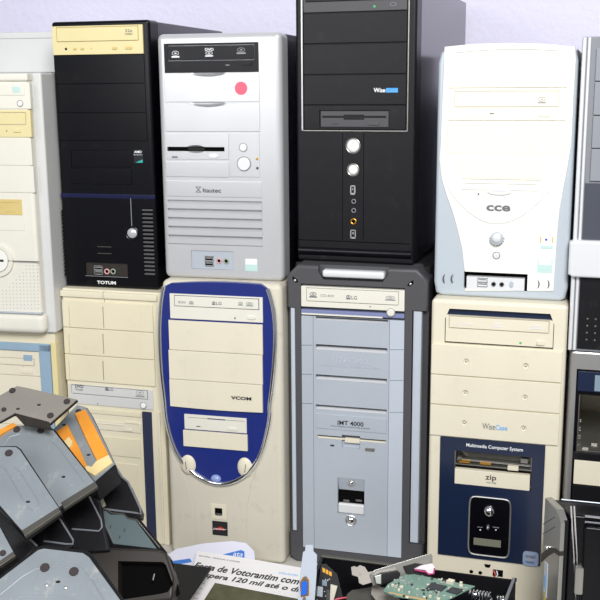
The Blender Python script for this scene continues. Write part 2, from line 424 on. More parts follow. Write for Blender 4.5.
# ---- T11: dark grey framed tower with blue-silver centre
t = T11 = Tower(-.430, 1.447, .010, 0, .2155, .485, .43, 'dark grey framed tower with a blue-silver centre and silver top handle')
W, H = t.W, t.H
t.case('black_dull', .003, .04)
c1, c2 = K(280, 255, 3.75), K(280, 400, 3.75)
ch = .017
P = [(ch*.6, 0), (W-ch*.6, 0), (W, ch*.6), (W, H-ch), (W-ch, H-.0), (ch, H-.0), (0, H-ch), (0, ch*.6)]
b = new(); prism(b, P, 0, .05, .005, 3)
bz = t.part('front_frame', b, 'dark_grey', label='dark grey frame with cut corners')
t.c = c1
x0, x1, z0, z1 = t.rect(143, 48, 405, 108); cb = new(); prism(cb, [(x0, H+.01), (x0, H-.010), (x0+.008, z0+.002), (x1-.008, z0+.002), (x1, H-.010), (x1, H+.01)], -.02, .010); cut(bz, cb)
x0, x1, z0, z1 = t.rect(158, 52, 392, 93)
t.part('top_handle', box(new(), x0, x1, -.002, .014, z0, z1-.001, .004, 3), 'silver_light', label='silver handle bar')
# inset rails left and right
for (a, b_, m_) in ((37, 55, 0), (499, 533, 1)):
    X0 = t.L(*c1(a, 190))[0]; X1 = t.L(*c1(b_, 190))[0]; Z1 = t.L(*c1(a, 195 if not m_ else 208))[1]; Z0 = t.L(*c2(a, 492 if not m_ else 540))[1]
    X0 = max(X0, .001); X1 = min(X1, W-.0015)
    cb = new(); box(cb, X0-(.01 if not m_ else .001), X1+(.001 if not m_ else .01), -.02, .012, Z0, Z1); cut(bz, cb)
    t.part('side_rail', prism(new(), [(X0, Z0+.001), (X1, Z0+.001), (X1, Z1-.001), (X0, Z1-.001)], .001, .016, .003), 'silver_rail')
# centre panel opening
X0, _ = t.L(*c1(79, 240)); X1, _ = t.L(*c1(468, 240)); ZT = t.L(*c1(200, 112))[1]; ZB = t.L(*c2(85, 538))[1]-.006
cb = new(); box(cb, X0, X1, -.02, .006, ZB, ZT); cut(bz, cb)
XA, _ = t.L(*c1(125, 300)); XB, _ = t.L(*c1(410, 300)); ZC = t.L(*c1(200, 232))[1]
side = []
for xa, xb, ys in ((X0, XA, (338, 447, 557)), (XB, X1, (355, 470, 590))):
    o = t.part('side_column', box(new(), xa+.0004, xb-.0004, -.0005, .008, ZB+.0004, ZC-.0004, .0006), 'silver_rail' if xa > .1 else 'silver_blue')
    t.groove(o, [((82 if xa < .1 else 412, y), (122 if xa < .1 else 466, y)) for y in ys], .0009)
zs = [ZC]
cent = t.part('centre_panel', box(new(), XA, XB, 0, .008, ZB+.0004, ZC-.0004), 'silver_blue')
# ledges: sloping shelves under each bay cover
def ledge(ya, yb, conv, x0_, x1_):
    t.c = conv; x0, x1, z0, z1 = t.rect(x0_, ya, x1_, yb+7)
    cb = new(); box(cb, x0, x1, -.02, .0125, z0, z1); cut(cent, cb)
    b = bmesh.new(); vs = [b.verts.new(v) for v in ((x0, .0005, z0), (x1, .0005, z0), (x1, .0115, z0+(z1-z0)*.5), (x0, .0115, z0+(z1-z0)*.5), (x0, .0120, z0-.0002), (x1, .0120, z0-.0002))]
    for f in ((0, 1, 2, 3), (0, 4, 5, 1), (3, 2, 5, 4), (0, 3, 4), (1, 5, 2)): b.faces.new([vs[i] for i in f])
    bmesh.ops.recalc_face_normals(b, faces=b.faces); t.part('ledge', b, 'silver_light')
ledge(230, 250, c1, 134, 405); ledge(334, 363, c1, 134, 402); ledge(447, 476, c1, 134, 401); ledge(560, 590, c1, 134, 400)
t.c = c1
o = t.drive((80, 115, 467, 211), 'off_white', (102, 123, 444, 186), name='optical_drive', proud=.002)
t.logo_disc(126, 147, 28, 22, 'print_mid', o, -.0035); t.text('CD-RW', 154, 206, 151, 9, 'print_grey', o, -.0035)
t.logo_disc(258, 156, 17, 17, 'print_mid', o, -.0035); t.text('LG', 270, 291, 158, 13, 'print_mid', o, -.0035); t.logo_disc(415, 160, 38, 20, 'print_grey', o, -.0035)
t.disc('activity_light', 339, 193, 3, 'hole', .0024, parent=o)
o = t.panel('stripe_strip', (80, 202, 467, 238), 'purple_stripe', .0018, .008)
x0, x1, z0, z1 = t.rect(82, 221, 385, 231); t.part('strip_lower', box(new(), x0, x1, -.002, .002, z0, z1), 'off_white', o)
t.disc('eject_button', 417, 213, 15, 'off_white', .005, label='round cream button'); t.ring('button_ring', 417, 213, 15, 'print_grey', .0006, None, -.004)
t.c = K(310, 340, 6)
t.text('UTRONIX', 135, 365, 125, 36, 'silver_rail', cent, -.0008, name='embossed_lettering', bold=.01)
t.text('INFORMATICA E TECNOLOGIA', 65, 425, 160, 11, 'silver_rail', cent, -.0006, name='embossed_lettering')
o = t.panel('name_plate', (36, 438, 460, 562), 'silver_blue', .0012)
t.text('IMT 4000', 167, 322, 499, 26, 'ink', o, -.0015, bold=.012); t.text('MULTIMEDIA COMPUTER SYSTEM', 128, 360, 522, 8, 'print_mid', o, -.0015)
t.c = c2
x0, x1, z0, z1 = t.rect(140, 130, 397, 164); cb = new(); box(cb, x0, x1, -.02, .005, z0, z1); a0, a1, b0, b1 = t.rect(232, 130, 300, 184); box(cb, a0, a1, -.02, .0055, b0, b1); cut(cent, cb)
o = t.part('floppy_drive', box(new(), x0, x1, .004, .0065, z0, z1), 'print_dark'); t.part('disk_flap', box(new(), x0, x1, .001, .005, z0, z0+(z1-z0)*.45, .0005), 'cream', o)
x0, x1, z0, z1 = t.rect(243, 142, 299, 164); t.part('disk_grip', box(new(), x0, x1, -.0005, .005, z0, z1, .0008), 'cream', o)
x0, x1, z0, z1 = t.rect(320, 178, 355, 192); t.part('eject_button', box(new(), x0, x1, -.002, .003, z0, z1, .0006), 'steel', o)
x0, x1, z0, z1 = t.rect(189, 167, 203, 174); t.part('activity_light', box(new(), x0, x1, -.0005, .001, z0, z1), 'ink', o)
x0, x1, z0, z1 = t.rect(216, 290, 316, 434); cb = new(); box(cb, x0, x1, -.02, .0075, z0, z1, 0); cut(cent, cb)
o = t.part('port_recess', prism(new(), [(x0, z0), (x1, z0), (x1, z1), (x0, z1)], .0070, .0078), 'hole')
x0, x1, z0, z1 = t.rect(217, 290, 315, 349); b = bmesh.new()
vs = [b.verts.new(v) for v in ((x0, .0068, z0), (x1, .0068, z0), (x1, .0004, z1), (x0, .0004, z1), (x0, .0072, z0), (x1, .0072, z0), (x1, .0072, z1), (x0, .0072, z1))]
for f in ((0, 1, 2, 3), (4, 7, 6, 5), (0, 4, 5, 1), (3, 2, 6, 7), (0, 3, 7, 4), (1, 5, 6, 2)): b.faces.new([vs[i] for i in f])
bmesh.ops.recalc_face_normals(b, faces=b.faces); t.part('recess_slope', b, 'silver_blue', o)
t.disc('reset_button', 266, 311, 13, 'chrome_dull', .001, parent=o, y=.002); t.dome('button_cap', 266, 311, 7, 'chrome', .003, parent=o, y=.001)
x0, x1, z0, z1 = t.rect(217, 386, 315, 433); b = new(); box(b, x0, x1, -.0005, .0072, z0, z1, .0028, 4); t.part('flip_door', b, 'silver_light', o, label='bright silver rounded flap')
for q in (235, 282): t.usb(q, 378, q+22, 386, o, .0055, 1)
t.ring('power_ring', 266, 452, 19, 'chrome_dull', .0012, None, 0); t.dome('power_button', 266, 452, 16, 'chrome', .005)
for (x, y, s_) in ((57, 92, 1), (490, 106, -1)):
    X, Z = t.L(*c1(x, y)); b = new(); prism(b, [(X-.004*s_, Z+.005), (X+.003*s_, Z+.0005), (X+.005*s_, Z-.004), (X, Z-.0045), (X-.004*s_, Z-.001)][::s_], -.0005, .002)
    o = t.part('corner_slot', b, 'hole'); t.part('screw', dome(new(), X, Z-.001, .0022, .002, -.001), 'chrome_dull', o)

# ---- T12: cream tower with navy panel
t = T12 = Tower(-.203, 1.404, -.012, 0, .188, .452, .41, 'cream tower with dimpled covers and navy lower panel, under the bright white tower')
W, H = t.W, t.H
t.case('case_steel', .003, .04)
b = new(); box(b, 0, W, 0, .05, 0, H, .006, 4); bz = t.part('front_bezel', b, 'cream')
c1, c2 = K(420, 285, 3.333), K(420, 430, 3.333)
t.c = c1
X = [t.p(x, 170)[0] for x in (82, 446)]; zt = t.p(200, 84)[1]; zl = t.p(82, 110)[1]; zb = t.p(80, 193)[1]
cb = new(); prism(cb, [(X[0], zb), (X[1], zb), (X[1], zl-.001), (X[1]-.006, zt), (X[0]+.006, zt), (X[0], zl-.001)], -.02, .012); cut(bz, cb)
t.part('navy_recess', prism(new(), [(X[0], zb), (X[1], zb), (X[1], zl-.001), (X[1]-.006, zt), (X[0]+.006, zt), (X[0], zl-.001)], .006, .013), 'navy')
d = t.drive((86, 100, 442, 210), 'cream', (99, 104, 428, 160), proud=.000)
t.text('CD-RW', 118, 180, 128, 10, 'paper', d, -.0015); t.logo_disc(258, 133, 34, 14, 'paper', d, -.0014); t.logo_disc(385, 140, 50, 16, 'paper', d, -.0014)
t.disc('activity_light', 335, 193, 4, 'led_green', .0008, parent=d); t.oval_button('eject_button', 402, 193, 26, 13, 'cream', d, .003, 4)
for (a, b_, dim) in ((208, 309, ((155, 253), (353, 268))), (312, 410, ((152, 357), (350, 373))), (414, 516, ((148, 458), (346, 476)))):
    Z0 = t.p(255, b_)[1]; Z1 = t.p(255, a)[1]; 
    Z1 = min(Z1, zb-.0006) if a < 210 else Z1
    o = t.part('bay_cover', box(new(), .002, W-.0045, -.003, .004, Z0, Z1, .0010), 'cream')
    cb = new()
    for q in dim: x, z = t.p(*q); dome(cb, x, z, .0042, .0028, -.003)
    cut(o, cb)
    for q in dim: x, z = t.p(*q); t.part('dimple_pin', dome(new(), x, z, .0017, .0015, -.0018), 'chrome_dull', o)
t.text('Wise', 209, 251, 469, 20, 'print_mid', None, -.0034); t.text('Case', 252, 292, 473, 17, 'print_skyblue', None, -.0034, bold=.02)
t.c = c2
P = [t.p(72, 21), t.p(422, 50), t.p(397, 455), t.p(56, 408)]
x0 = (P[0][0]+P[3][0])/2; x1 = (P[1][0]+P[2][0])/2; z1 = (P[0][1]+P[1][1])/2; z0 = (P[2][1]+P[3][1])/2
nv = t.part('lower_panel', box(new(), x0, x1, -.0028, .006, z0, z1, .001), 'navy', label='navy lower panel')
a0, a1, b0, b1 = t.rect(116, 66, 369, 200); cb = new(); box(cb, a0, a1, -.02, .02, b0, b1); cut(nv, cb); cb = new(); box(cb, a0, a1, -.02, .02, b0, b1); cut(bz, cb)
t.text('Multimedia Computer System', 155, 344, 57, 15, 'print_white', nv, -.0032, bold=.012)
o = t.part('open_bay', box(new(), a0, a1, .018, .0195, b0, b1), 'steel_dark', label='open drive bay with bare metal works')
b = new(); zz = b0+(b1-b0)*.55; hh = b1-zz
box(b, a0, a1, .002, .018, zz, zz+.0015); box(b, a0+.002, a1-.002, .008, .016, zz+.004, zz+.007, .0006); box(b, a0, a0+.0015, .001, .018, zz, b1); box(b, a1-.0015, a1, .001, .018, zz, b1)
tube(b, [(a0+.004, .008, zz+hh*.7), (a0+.01, .006, zz+hh*.85), (a0+.018, .007, zz+hh*.6)], .0009, 6); box(b, a1-.016, a1-.006, .004, .012, zz+hh*.45, zz+hh*.75)
box(b, a0+.004, a0+.010, .003, .012, zz+hh*.35, zz+hh*.5); t.part('metal_frame', b, 'steel', o)
b = new(); box(b, a0+.006, a0+.022, .002, .008, zz+.003, zz+.0055); box(b, a0+.036, a0+.052, .004, .009, zz+.0025, zz+.0045); t.part('copper_strip', b, 'gold', o)
x0, x1, z0, z1 = t.rect(292, 118, 328, 136); t.part('eject_button', box(new(), x0, x1, -.002, .006, z0, z1, .0008), 'cream', o)
x0, x1, z0, z1 = t.rect(116, 126, 366, 201); o = t.part('bay_cover', box(new(), x0+.0003, x1-.0003, -.0034, .006, z0, z1, .001), 'cream')
t.text('zip', 219, 255, 158, 22, 'ink', o, -.0037, bold=.008); t.text('100 MB', 222, 254, 173, 5, 'print_mid', o, -.0037)
mp = t.part('control_panel', prism(new(), ell(*[(t.rect(166, 213, 298, 424)[0]+t.rect(166, 213, 298, 424)[1])/2, (t.rect(166, 213, 298, 424)[2]+t.rect(166, 213, 298, 424)[3])/2], (t.rect(166, 213, 298, 424)[1]-t.rect(166, 213, 298, 424)[0])/2, (t.rect(166, 213, 298, 424)[3]-t.rect(166, 213, 298, 424)[2])/2, 60, p=9), -.0045, .003, .001), 'black_gloss', label='glossy black control panel')
x0, x1, z0, z1 = t.rect(167, 215, 297, 423)
t.part('chrome_frame', tube(new(), [(a, -.0048, c) for a, c in ell((x0+x1)/2, (z0+z1)/2, (x1-x0)/2, (z1-z0)/2, 60, p=9)], .0013, 8, True), 'chrome_dull', mp)
t.dome('power_button', 232, 266, 20, 'chrome', .008, parent=mp, y=-.0045); t.dome('reset_button', 228, 319, 6, 'chrome_dull', .006, 8, parent=mp, y=-.0045)
for q in (202, 254): t.disc('indicator_light', q, 329, 3.5, 'print_white', .0050, parent=mp)
t.text('power', 193, 211, 320, 4, 'print_grey', mp, -.0048); t.text('reset', 244, 265, 320, 4, 'print_grey', mp, -.0048)
x0, x1, z0, z1 = t.rect(180, 354, 270, 388); t.part('display', box(new(), x0, x1, -.0050, 0, z0, z1, .0004), 'lcd', mp, 'small grey display')
x0, x1, z0, z1 = t.rect(344, 399, 394, 453); o = t.part('badge_sticker', prism(new(), ell((x0+x1)/2, (z0+z1)/2, (x1-x0)/2, (z1-z0)/2, 32, p=5), -.0036, 0), 'sticker_intel', label='blue and silver processor badge')
t.part('badge_oval', prism(new(), ell((x0+x1)/2, z0+(z1-z0)*.62, (x1-x0)*.42, (z1-z0)*.28, 24), -.0040, -.003), 'sticker_silver', o)
t.text('intel', 353, 385, 417, 12, 'blue_deep', o, -.0043); t.text('inside', 353, 380, 436, 8, 'blue_deep', o, -.0040)
b = new()
for q in ((171, 472), (201, 476)): x, z = t.p(*q); disc(b, x, z, .0028, -.0004, .003)
x, z = t.p(225, 452); prism(b, [(x-.005, z+.002), (x+.005, z+.002), (x+.003, z-.003), (x-.003, z-.003)], -.0004, .003)
x0, x1, z0, z1 = t.rect(243, 464, 276, 490); box(b, x0, x1, -.0004, .003, z0, z1); x0, x1, z0, z1 = t.rect(308, 492, 322, 505); box(b, x0, x1, -.0004, .003, z0, z1)
o = t.part('port_opening', b, 'hole'); x, z = t.p(255, 478)
t.part('loose_wire', tube(new(), [(x-.005, -.001, z+.005), (x-.001, -.003, z), (x-.003, -.002, z-.005)], .0011, 6), 'red_plastic', o)
t.part('loose_wire', tube(new(), [(x, -.001, z+.005), (x+.002, -.003, z), (x-.0005, -.002, z-.005)], .0009, 6), 'print_white', o)

# ---- T2: black tower with side vents
t = T2 = Tower(-.812, 1.462, .016, T9.H, .164, .418, .345, 'tall glossy black tower with ribbed side vents and a cream disc drive')
W, H = t.W, t.H
t.case('black_paint', .0015, .03, .002)
b = new(); box(b, 0, W, 0, .04, 0, H, .005, 4); bz = t.part('front_bezel', b, 'black_gloss')
cA, cB = K(0, 0, 3.75), K(0, 150, 3.75)
def xr(c, xl, yl, xr_, yr): t.c = c; return t.p(xl, yl), t.p(xr_, yr)
# inner face frame: x range shared by the covers
xl = sum(t.L(*cA(*q))[0] for q in ((199, 110), (214, 520)))/2; xR = sum(t.L(*cA(*q))[0] for q in ((540, 190), (553, 520)))/2
def zmid(c, yl, yr): return (t.L(*c(210, yl))[1]+t.L(*c(545, yr))[1])/2
zA = zmid(cA, 104, 84); zB = zmid(cA, 532, 524)
cb = new(); box(cb, xl, xR, -.02, .003, zB, zA); cut(bz, cb)
zz = [zA, zmid(cA, 213, 197), zmid(cA, 322, 306), zmid(cA, 428, 418), zB]
b = new(); box(b, xl+.0005, xR-.0005, -.002, .01, zz[1]+.0004, zz[0]-.0004, .0008)
d = t.part('optical_drive', b, 'yellowed', label='yellowed cream disc drive')
t.c = cA; x0, x1, z0, z1 = t.rect(215, 112, 520, 147); z1 = zz[0]-.003; z0 = zmid(cA, 160, 146)
cb = new(); box(cb, x0-.001, x1+.001, -.02, 0, z0-.001, z1+.001); cut(d, cb)
t.part('disc_tray', box(new(), x0, x1, -.003, .002, z0, z1, .0006), 'yellowed', d)
zr = (zz[1]+z0)/2-.001
def bx(px): return t.L(*cA(px, 182))[0]
t.part('headphone_jack', disc(new(), bx(250), zr, .0019, -.0024, 0), 'hole', d)
for q, w, h in ((284, .0058, .0034), (312, .0058, .0034), (433, .0085, .0044), (486, .0118, .0042)):
    t.part('drive_button', prism(new(), ell(bx(q), zr, w/2, h/2, 20, p=3), -.0036, 0, .0004), 'yellow_deep', d)
t.part('activity_light', disc(new(), bx(345), zr, .0008, -.0024, 0), 'gold', d)
t.text('52x', 473, 500, 115, 11, 'print_mid', d, -.0033); t.text('COMPACT', 471, 501, 128, 7, 'print_mid', d, -.0033)
for k in (1, 2, 3): t.part('bay_cover', box(new(), xl+.0005, xR-.0005, -.0006, .008, zz[k+1]+.0004, zz[k]-.0004, .0006), 'black_gloss')
t.c = cB
t.cutr(bz, [(265, 0, 497, 132)], .0012)
t.panel('small_bay_cover', (267, 2, 495, 66), 'black_gloss', .0003); t.panel('small_bay_cover', (267, 70, 495, 131), 'black_gloss', .0003)
o = t.panel('badge_sticker', (500, -2, 538, 50), 'ink', .0004, label='small black and teal processor badge')
x0, x1, z0, z1 = t.rect(500, -2, 538, 50); t.text('AMD', 504, 532, 7, 9, 'print_white', o, -.001, bold=.02); t.text('Sempron', 502, 534, 18, 5, 'print_white', o, -.001)
t.part('teal_mark', prism(new(), [(x0+.003, z0+.001), (x1-.001, z0+.001), (x1-.001, z0+.006)], -.0009, 0), 'sticker_teal', o)
x0, x1, z0, z1 = t.rect(218, 161, 592, 180); z0 -= .0022; t.part('blue_strip', box(new(), .0006, W-.0006, -.0006, .006, z0, z1, .0006), 'blue_strip', label='dark blue translucent strip')
x0, x1, z0, z1 = t.rect(225, 180, 590, 512)
X, Z = t.p(491, 180); X2, Z2 = t.p(494, 290); t.part('slot_line', box(new(), (X+X2)/2-.0006, (X+X2)/2+.0006, -.0006, .001, Z2, Z), 'mid_grey')
t.ring('power_ring', 495, 312, 23, 'black_gloss', .0012, None, -.0005); t.dome('power_button', 496, 312, 19, 'button_silver', .004, 19)
for xa, xb, za, zb_ in ((221, 242, 222, 474), (541, 582, 218, 474)):
    x0, x1, z0, z1 = t.rect(xa, za, xb, zb_); x0 = max(x0, .0012); x1 = min(x1, W-.0012); x0 = x0-.004 if x0 > .1 else x0
    cb = new(); box(cb, x0, x1, -.02, .006, z0, z1); cut(bz, cb)
    b = new(); n = 17
    for i in range(n): z = z0+(z1-z0)*(i+.5)/n; box(b, x0-.0002, x1+.0002, -.0008, .005, z-.0017, z+.0017, .0012, 2)
    o = t.part('vent_grille', b, 'dark_grey' if xa > 500 else 'dark_brown')
    t.part('vent_backing', box(new(), x0, x1, .005, .0065, z0, z1), 'hole', o)
for yy in (363, 388): t.panel('slot', (366, yy-2, 418, yy+2), 'steel_dark', .0003, .001, 0)
x0, x1, z0, z1 = t.rect(318, 420, 480, 478); cb = new(); box(cb, x0, x1, -.02, .004, z0, z1); cut(bz, cb)
x2, z2 = t.p(395, 412); o = t.part('port_panel', box(new(), x0, x1, .003, .005, z0, z1), 'dark_brown'); t.usb(352, 433, 385, 468, o, .001)
t.jack(400, 456, 8, 'pink_plastic', o, .002); t.jack(423, 456, 8, 'green_jack', o, .002)
b = new(); tube(b, [(x0, -.0003, z0), (x1, -.0003, z0), ], .0005, 6); t.part('port_trim', b, 'mid_grey', o)
t.text('TOTUM', 365, 435, 497, 12, 'print_white', None, -.0006, bold=.03)

# ---- T3: silver tower with louvres
t = T3 = Tower(-.628, 1.443, .029, T10.H, .193, .369, .43, 'silver tower with black sides, horizontal louvres and a round red sticker')
W, H = t.W, t.H
t.case('black_paint', .0015, .035, .002)
b = new(); box(b, 0, W, 0, .045, 0, H, .009, 5); bz = t.part('front_bezel', b, 'silver_paint')
cC, cD = K(140, 0, 3.75), K(140, 150, 3.75)
t.c = cC
d = t.drive((89, 164, 446, 270), 'black_satin', (106, 174, 427, 222), proud=.001, name='optical_drive', label='black disc drive')
t.logo_disc(135, 203, 30, 26, 'print_white', d, -.0025); t.text('DVD', 246, 278, 186, 11, 'print_white', d, -.0025, bold=.02); t.logo_disc(261, 202, 30, 20, 'print_white', d, -.0025); t.logo_disc(381, 190, 34, 24, 'print_grey', d, -.0025)
t.oval_button('eject_button', 403, 239, 34, 12, 'black_satin', d, .003, 5); t.panel('activity_light', (321, 242, 336, 246), 'print_grey', .0014, parent=d)
def scooped(xa, ya, xb, yb, sc=True):
    x0, x1, z0, z1 = t.rect(xa, ya, xb, yb); o = t.part('bay_cover', box(new(), x0, x1, -.0015, .006, z0, z1, .0008), 'silver_paint')
    if sc:
        c0, c1_ = t.p(190, ya+2)[0], t.p(326, ya+2)[0]; cb = bmesh.new(); bmesh.ops.create_uvsphere(cb, u_segments=32, v_segments=20, radius=1)
        for v in cb.verts: v.co = Vector(((c0+c1_)/2+v.co.x*(c1_-c0)/2, -.002+v.co.y*.0045, z1+.0005+v.co.z*.0063))
        cut(o, cb)
    return o
o = scooped(91, 275, 449, 382); s_ = t.disc('round_sticker', 380, 331, 24, 'sticker_red', .0019, parent=o, label='round red sticker')
scooped(91, 388, 451, 494)
t.c = cC; x0, x1, z0, _ = t.rect(95, 502, 333, 560); t.c = cD; zf = t.p(95, 34)[1]; t.c = cC
fd = t.part('floppy_panel', box(new(), x0, x1, -.0012, .006, zf, t.p(200, 501)[1], .0006), 'silver_paint')
x0, x1, z0, z1 = t.rect(103, 550, 318, 568); cb = new(); box(cb, x0, x1, -.02, .005, z0, z1); zc = (z0+z1)/2
cb2 = bmesh.new(); bmesh.ops.create_uvsphere(cb2, u_segments=32, v_segments=16, radius=1)
for v in cb2.verts: v.co = Vector(((x0+x1)/2+v.co.x*.017, -.003+v.co.y*.007, zc+v.co.z*.0062))
merge(cb, cb2); cut(fd, cb)
t.part('disk_slot', box(new(), x0, x1, .003, .0045, z0, z1), 'hole', fd); b = new(); box(b, (x0+x1)/2-.013, (x0+x1)/2+.013, .0015, .004, zc-.0022, zc+.0022, .0006); t.part('disk_flap', b, 'black_dull', fd)
t.oval_button('eject_button', 277, 584, 34, 16, 'silver_light', fd, .003); t.panel('activity_light', (120, 585, 143, 593), 'print_mid', .0016, parent=fd)
t.c = cD; zt_ = t.L(*cC(420, 498))[1]; x0, x1, z0, _ = t.rect(338, 40, 450, 102)
sp = t.part('button_panel', box(new(), x0, x1, -.0012, .006, z0, zt_, .0006), 'silver_paint')
t.panel('bay_cover', (97, 41, 335, 103), 'silver_paint', .0015)
t.disc('power_button', 391, 52, 24, 'silver_light', .004, parent=sp); t.ring('button_ring', 391, 52, 25.5, 'print_mid', .0005, sp, -.0013)
t.c = cC; t.disc('reset_button', 388, 553, 14, 'silver_light', .003, parent=sp); t.ring('button_ring', 388, 553, 15, 'print_mid', .0004, sp, -.0013); t.c = cD
t.disc('indicator_light', 440, 33, 5, 'gold', .002, parent=sp); t.disc('indicator_light', 441, 68, 5, 'print_dark', .002, parent=sp)
o = t.panel('name_plate', (100, 113, 459, 180), 'silver_paint', .0012)
t.text('Itautec', 237, 305, 151, 16, 'print_dark', o, -.0016, bold=.01); x0, x1, z0, z1 = t.rect(210, 137, 230, 159); b = new()
box(b, x0, x1, -.0015, 0, z0, z0+.0008); box(b, x0, x1, -.0015, 0, z1-.0008, z1); xm = (x0+x1)/2; zm = (z0+z1)/2
prism(b, [(x0, z0+.0008), (x0+.0012, z0+.0008), (x1, z1-.0008), (x1-.0012, z1-.0008)], -.0015, 0); prism(b, [(x0, z1-.0008), (x1-.0012, z0+.0008), (x1, z0+.0008), (x0+.0012, z1-.0008)], -.0015, 0)
t.part('emblem', b, 'print_dark', o)
x0, x1, z0, z1 = t.rect(103, 186, 460, 362); cb = new(); box(cb, x0, x1, -.02, .004, z0, z1); cut(bz, cb)
b = new(); n = 5
for i in range(n):
    za = z1-(z1-z0)*(i+1)/n; zb_ = z1-(z1-z0)*i/n
    pr = [(-.0018, za+.0012), (-.0012, za+.0006), (.006, za+.0006), (.006, zb_-.0012), (.0040, zb_-.0014), (-.0018, za+(zb_-za)*.6)]
    bb = bmesh.new(); A = [bb.verts.new((x0, p[0], p[1])) for p in pr]; B = [bb.verts.new((x1, p[0], p[1])) for p in pr]; bb.faces.new(A); bb.faces.new(B[::-1])
    for k in range(6): bb.faces.new((A[k], B[k], B[(k+1) % 6], A[(k+1) % 6]))
    bmesh.ops.recalc_face_normals(bb, faces=bb.faces); merge(b, bb)
t.part('louvre_panel', b, 'silver_paint', label='five horizontal silver louvres')
x0, x1, z0, z1 = t.rect(192, 376, 352, 451); cb = new(); box(cb, x0, x1, -.02, .003, z0, z1); cut(bz, cb)
o = t.part('port_panel', box(new(), x0+.0003, x1-.0003, .0015, .004, z0+.0003, z1-.0003), 'silver_blue'); t.usb(243, 397, 276, 436, o, .0005)
t.jack(296, 416, 8, 'pink_plastic', o, .0012); t.jack(323, 417, 8, 'green_jack', o, .0012)
o = t.panel('badge_sticker', (393, 408, 441, 456), 'sticker_cyan', .0004, label='faded cyan and white badge'); x0, x1, z0, z1 = t.rect(396, 408, 438, 430)
t.part('badge_top', box(new(), x0, x1, -.0008, 0, z0, z1), 'sticker_white', o)

# ---- T4: black tower with chrome strips and two bright buttons
t = T4 = Tower(-.424, 1.485, -.037, T11.H, .182, .412, .458, 'tallest matte black tower with thin chrome strips and two bright round buttons')
W, H = t.W, t.H
t.case('black_paint', .0015, .03, .002)
b = new(); box(b, 0, W, 0, .04, 0, H, .005, 3); bz = t.part('front_bezel', b, 'black_satin')
cE, cF = K(280, 0, 3.75), K(280, 140, 3.75)
xl = (t.L(*cE(82, 60))[0]+t.L(*cE(84, 470))[0])/2; xR = (t.L(*cE(480, 60))[0]+t.L(*cE(482, 470))[0])/2; zL = t.L(*cE(280, 491))[1]
zT = H-.012
cb = new(); box(cb, xl+.002, xR-.002, -.02, .003, zL+.001, zT); cut(bz, cb)
b = new(); box(b, xl-.0014, xl+.0014, -.0016, .003, zL, zT, .0008); o = t.part('chrome_strip', b, 'chrome_dull')
b = new(); box(b, xR-.0010, xR+.0010, -.0014, .003, zL, zT, .0007); t.part('chrome_strip', b, 'steel')
b = new(); box(b, xl, xR, -.0012, .003, zL-.0008, zL+.0008, .0005); t.part('trim_line', b, 'steel')
t.c = cE
def wide(ya, yb): return xl+.0028, xR-.0028, t.p(280, yb)[1], t.p(280, ya)[1]
zA = t.p(280, 42)[1]; zt0 = zA+.0405
dr = t.part('optical_drive', box(new(), xl+.0028, xR-.0028, -.001, .01, zA, zt0, .0006), 'dark_grey', label='dark disc drive')
cb = new(); z_ = t.p(280, 4)[1]; box(cb, xl+.006, xR-.006, -.02, .0005, z_, zt0-.004); cut(dr, cb)
t.part('disc_tray', box(new(), xl+.007, xR-.007, -.0018, .002, z_+.001, zt0-.005, .0006), 'black_satin', dr)
x, z = t.p(355, 24); t.part('activity_light', disc(new(), x, z, .0016, -.0015, 0), 'led_green', dr, 'green light')
x, z = t.p(425, 16); b = new(); tube(b, [(a, -.0012, c) for a, c in ell(x, z, .0042, .0022, 24, p=3.5)], .0005, 5, True); t.part('eject_button', b, 'mid_grey', dr)
t.part('bay_cover', box(new(), xl+.0028, xR-.0028, -.0008, .008, zt0+.001, zT-.0005, .0006), 'black_satin')
for a, b_ in ((47, 160), (166, 277), (282, 392)):
    x0, x1, z0, z1 = wide(a, b_); o = t.part('bay_cover', box(new(), x0, x1, -.0010, .008, z0, z1, .0007), 'black_satin')
t.text('Wise', 352, 396, 338, 17, 'print_white', o, -.0013, bold=.02)
x0, x1, z0, z1 = t.rect(398, 330, 443, 347); q = t.part('logo_block', box(new(), x0, x1, -.0013, 0, z0, z1), 'print_blue', o); t.text('Case', 400, 441, 338, 13, 'print_skyblue', q, -.0016)
x0, x1, z0, z1 = wide(397, 486); fp = t.part('floppy_panel', box(new(), x0, x1, -.0006, .008, z0, z1, .0006), 'black_satin')
x0, x1, z0, z1 = t.rect(148, 413, 410, 480); cb = new(); box(cb, x0, x1, -.02, .002, z0, z1); cut(fp, cb)
t.floppy((152, 417, 406, 477), 'dark_grey', (158, 434, 398, 443), (196, 463, 216, 469), (330, 458, 372, 470), proud=-.0006)
t.c = cE
X0 = t.L(*cE(235, 520))[0]; X1 = t.L(*cE(314, 520))[0]; zb_ = t.L(*cF(275, 376))[1]; zt_ = zL-.003
cb = new(); box(cb, X0-.0006, X0+.0004, -.02, .002, zb_, zt_); box(cb, X1-.0004, X1+.0006, -.02, .002, zb_, zt_)
z9 = t.L(*cF(280, 381))[1]; box(cb, .003, W-.006, -.02, .004, z9-.0012, z9+.0004); cut(bz, cb)
for c_, y_, r_2 in ((cE, 547, 23), (cF, 112, 18)):
    t.c = c_; t.ring('button_ring', 274, y_, r_2+3, 'steel', .0012, None, -.0003); t.dome('power_button' if r_2 > 20 else 'reset_button', 274, y_, r_2, 'button_white', .004)
t.c = cF
t.usb(264, 170, 283, 205, None, .0, 1); t.jack(277, 230, 7, 'mid_grey'); t.jack(277, 264, 7, 'mid_grey'); t.jack(276, 305, 9, 'gold'); t.usb(264, 336, 285, 370, None, 0, 1)
x0, x1, z0, z1 = t.rect(66, 390, 500, 452); b = new(); prism(b, [(0, 0), (1, 0), (1, 1), (0, 1)], 0, 1); b.free()
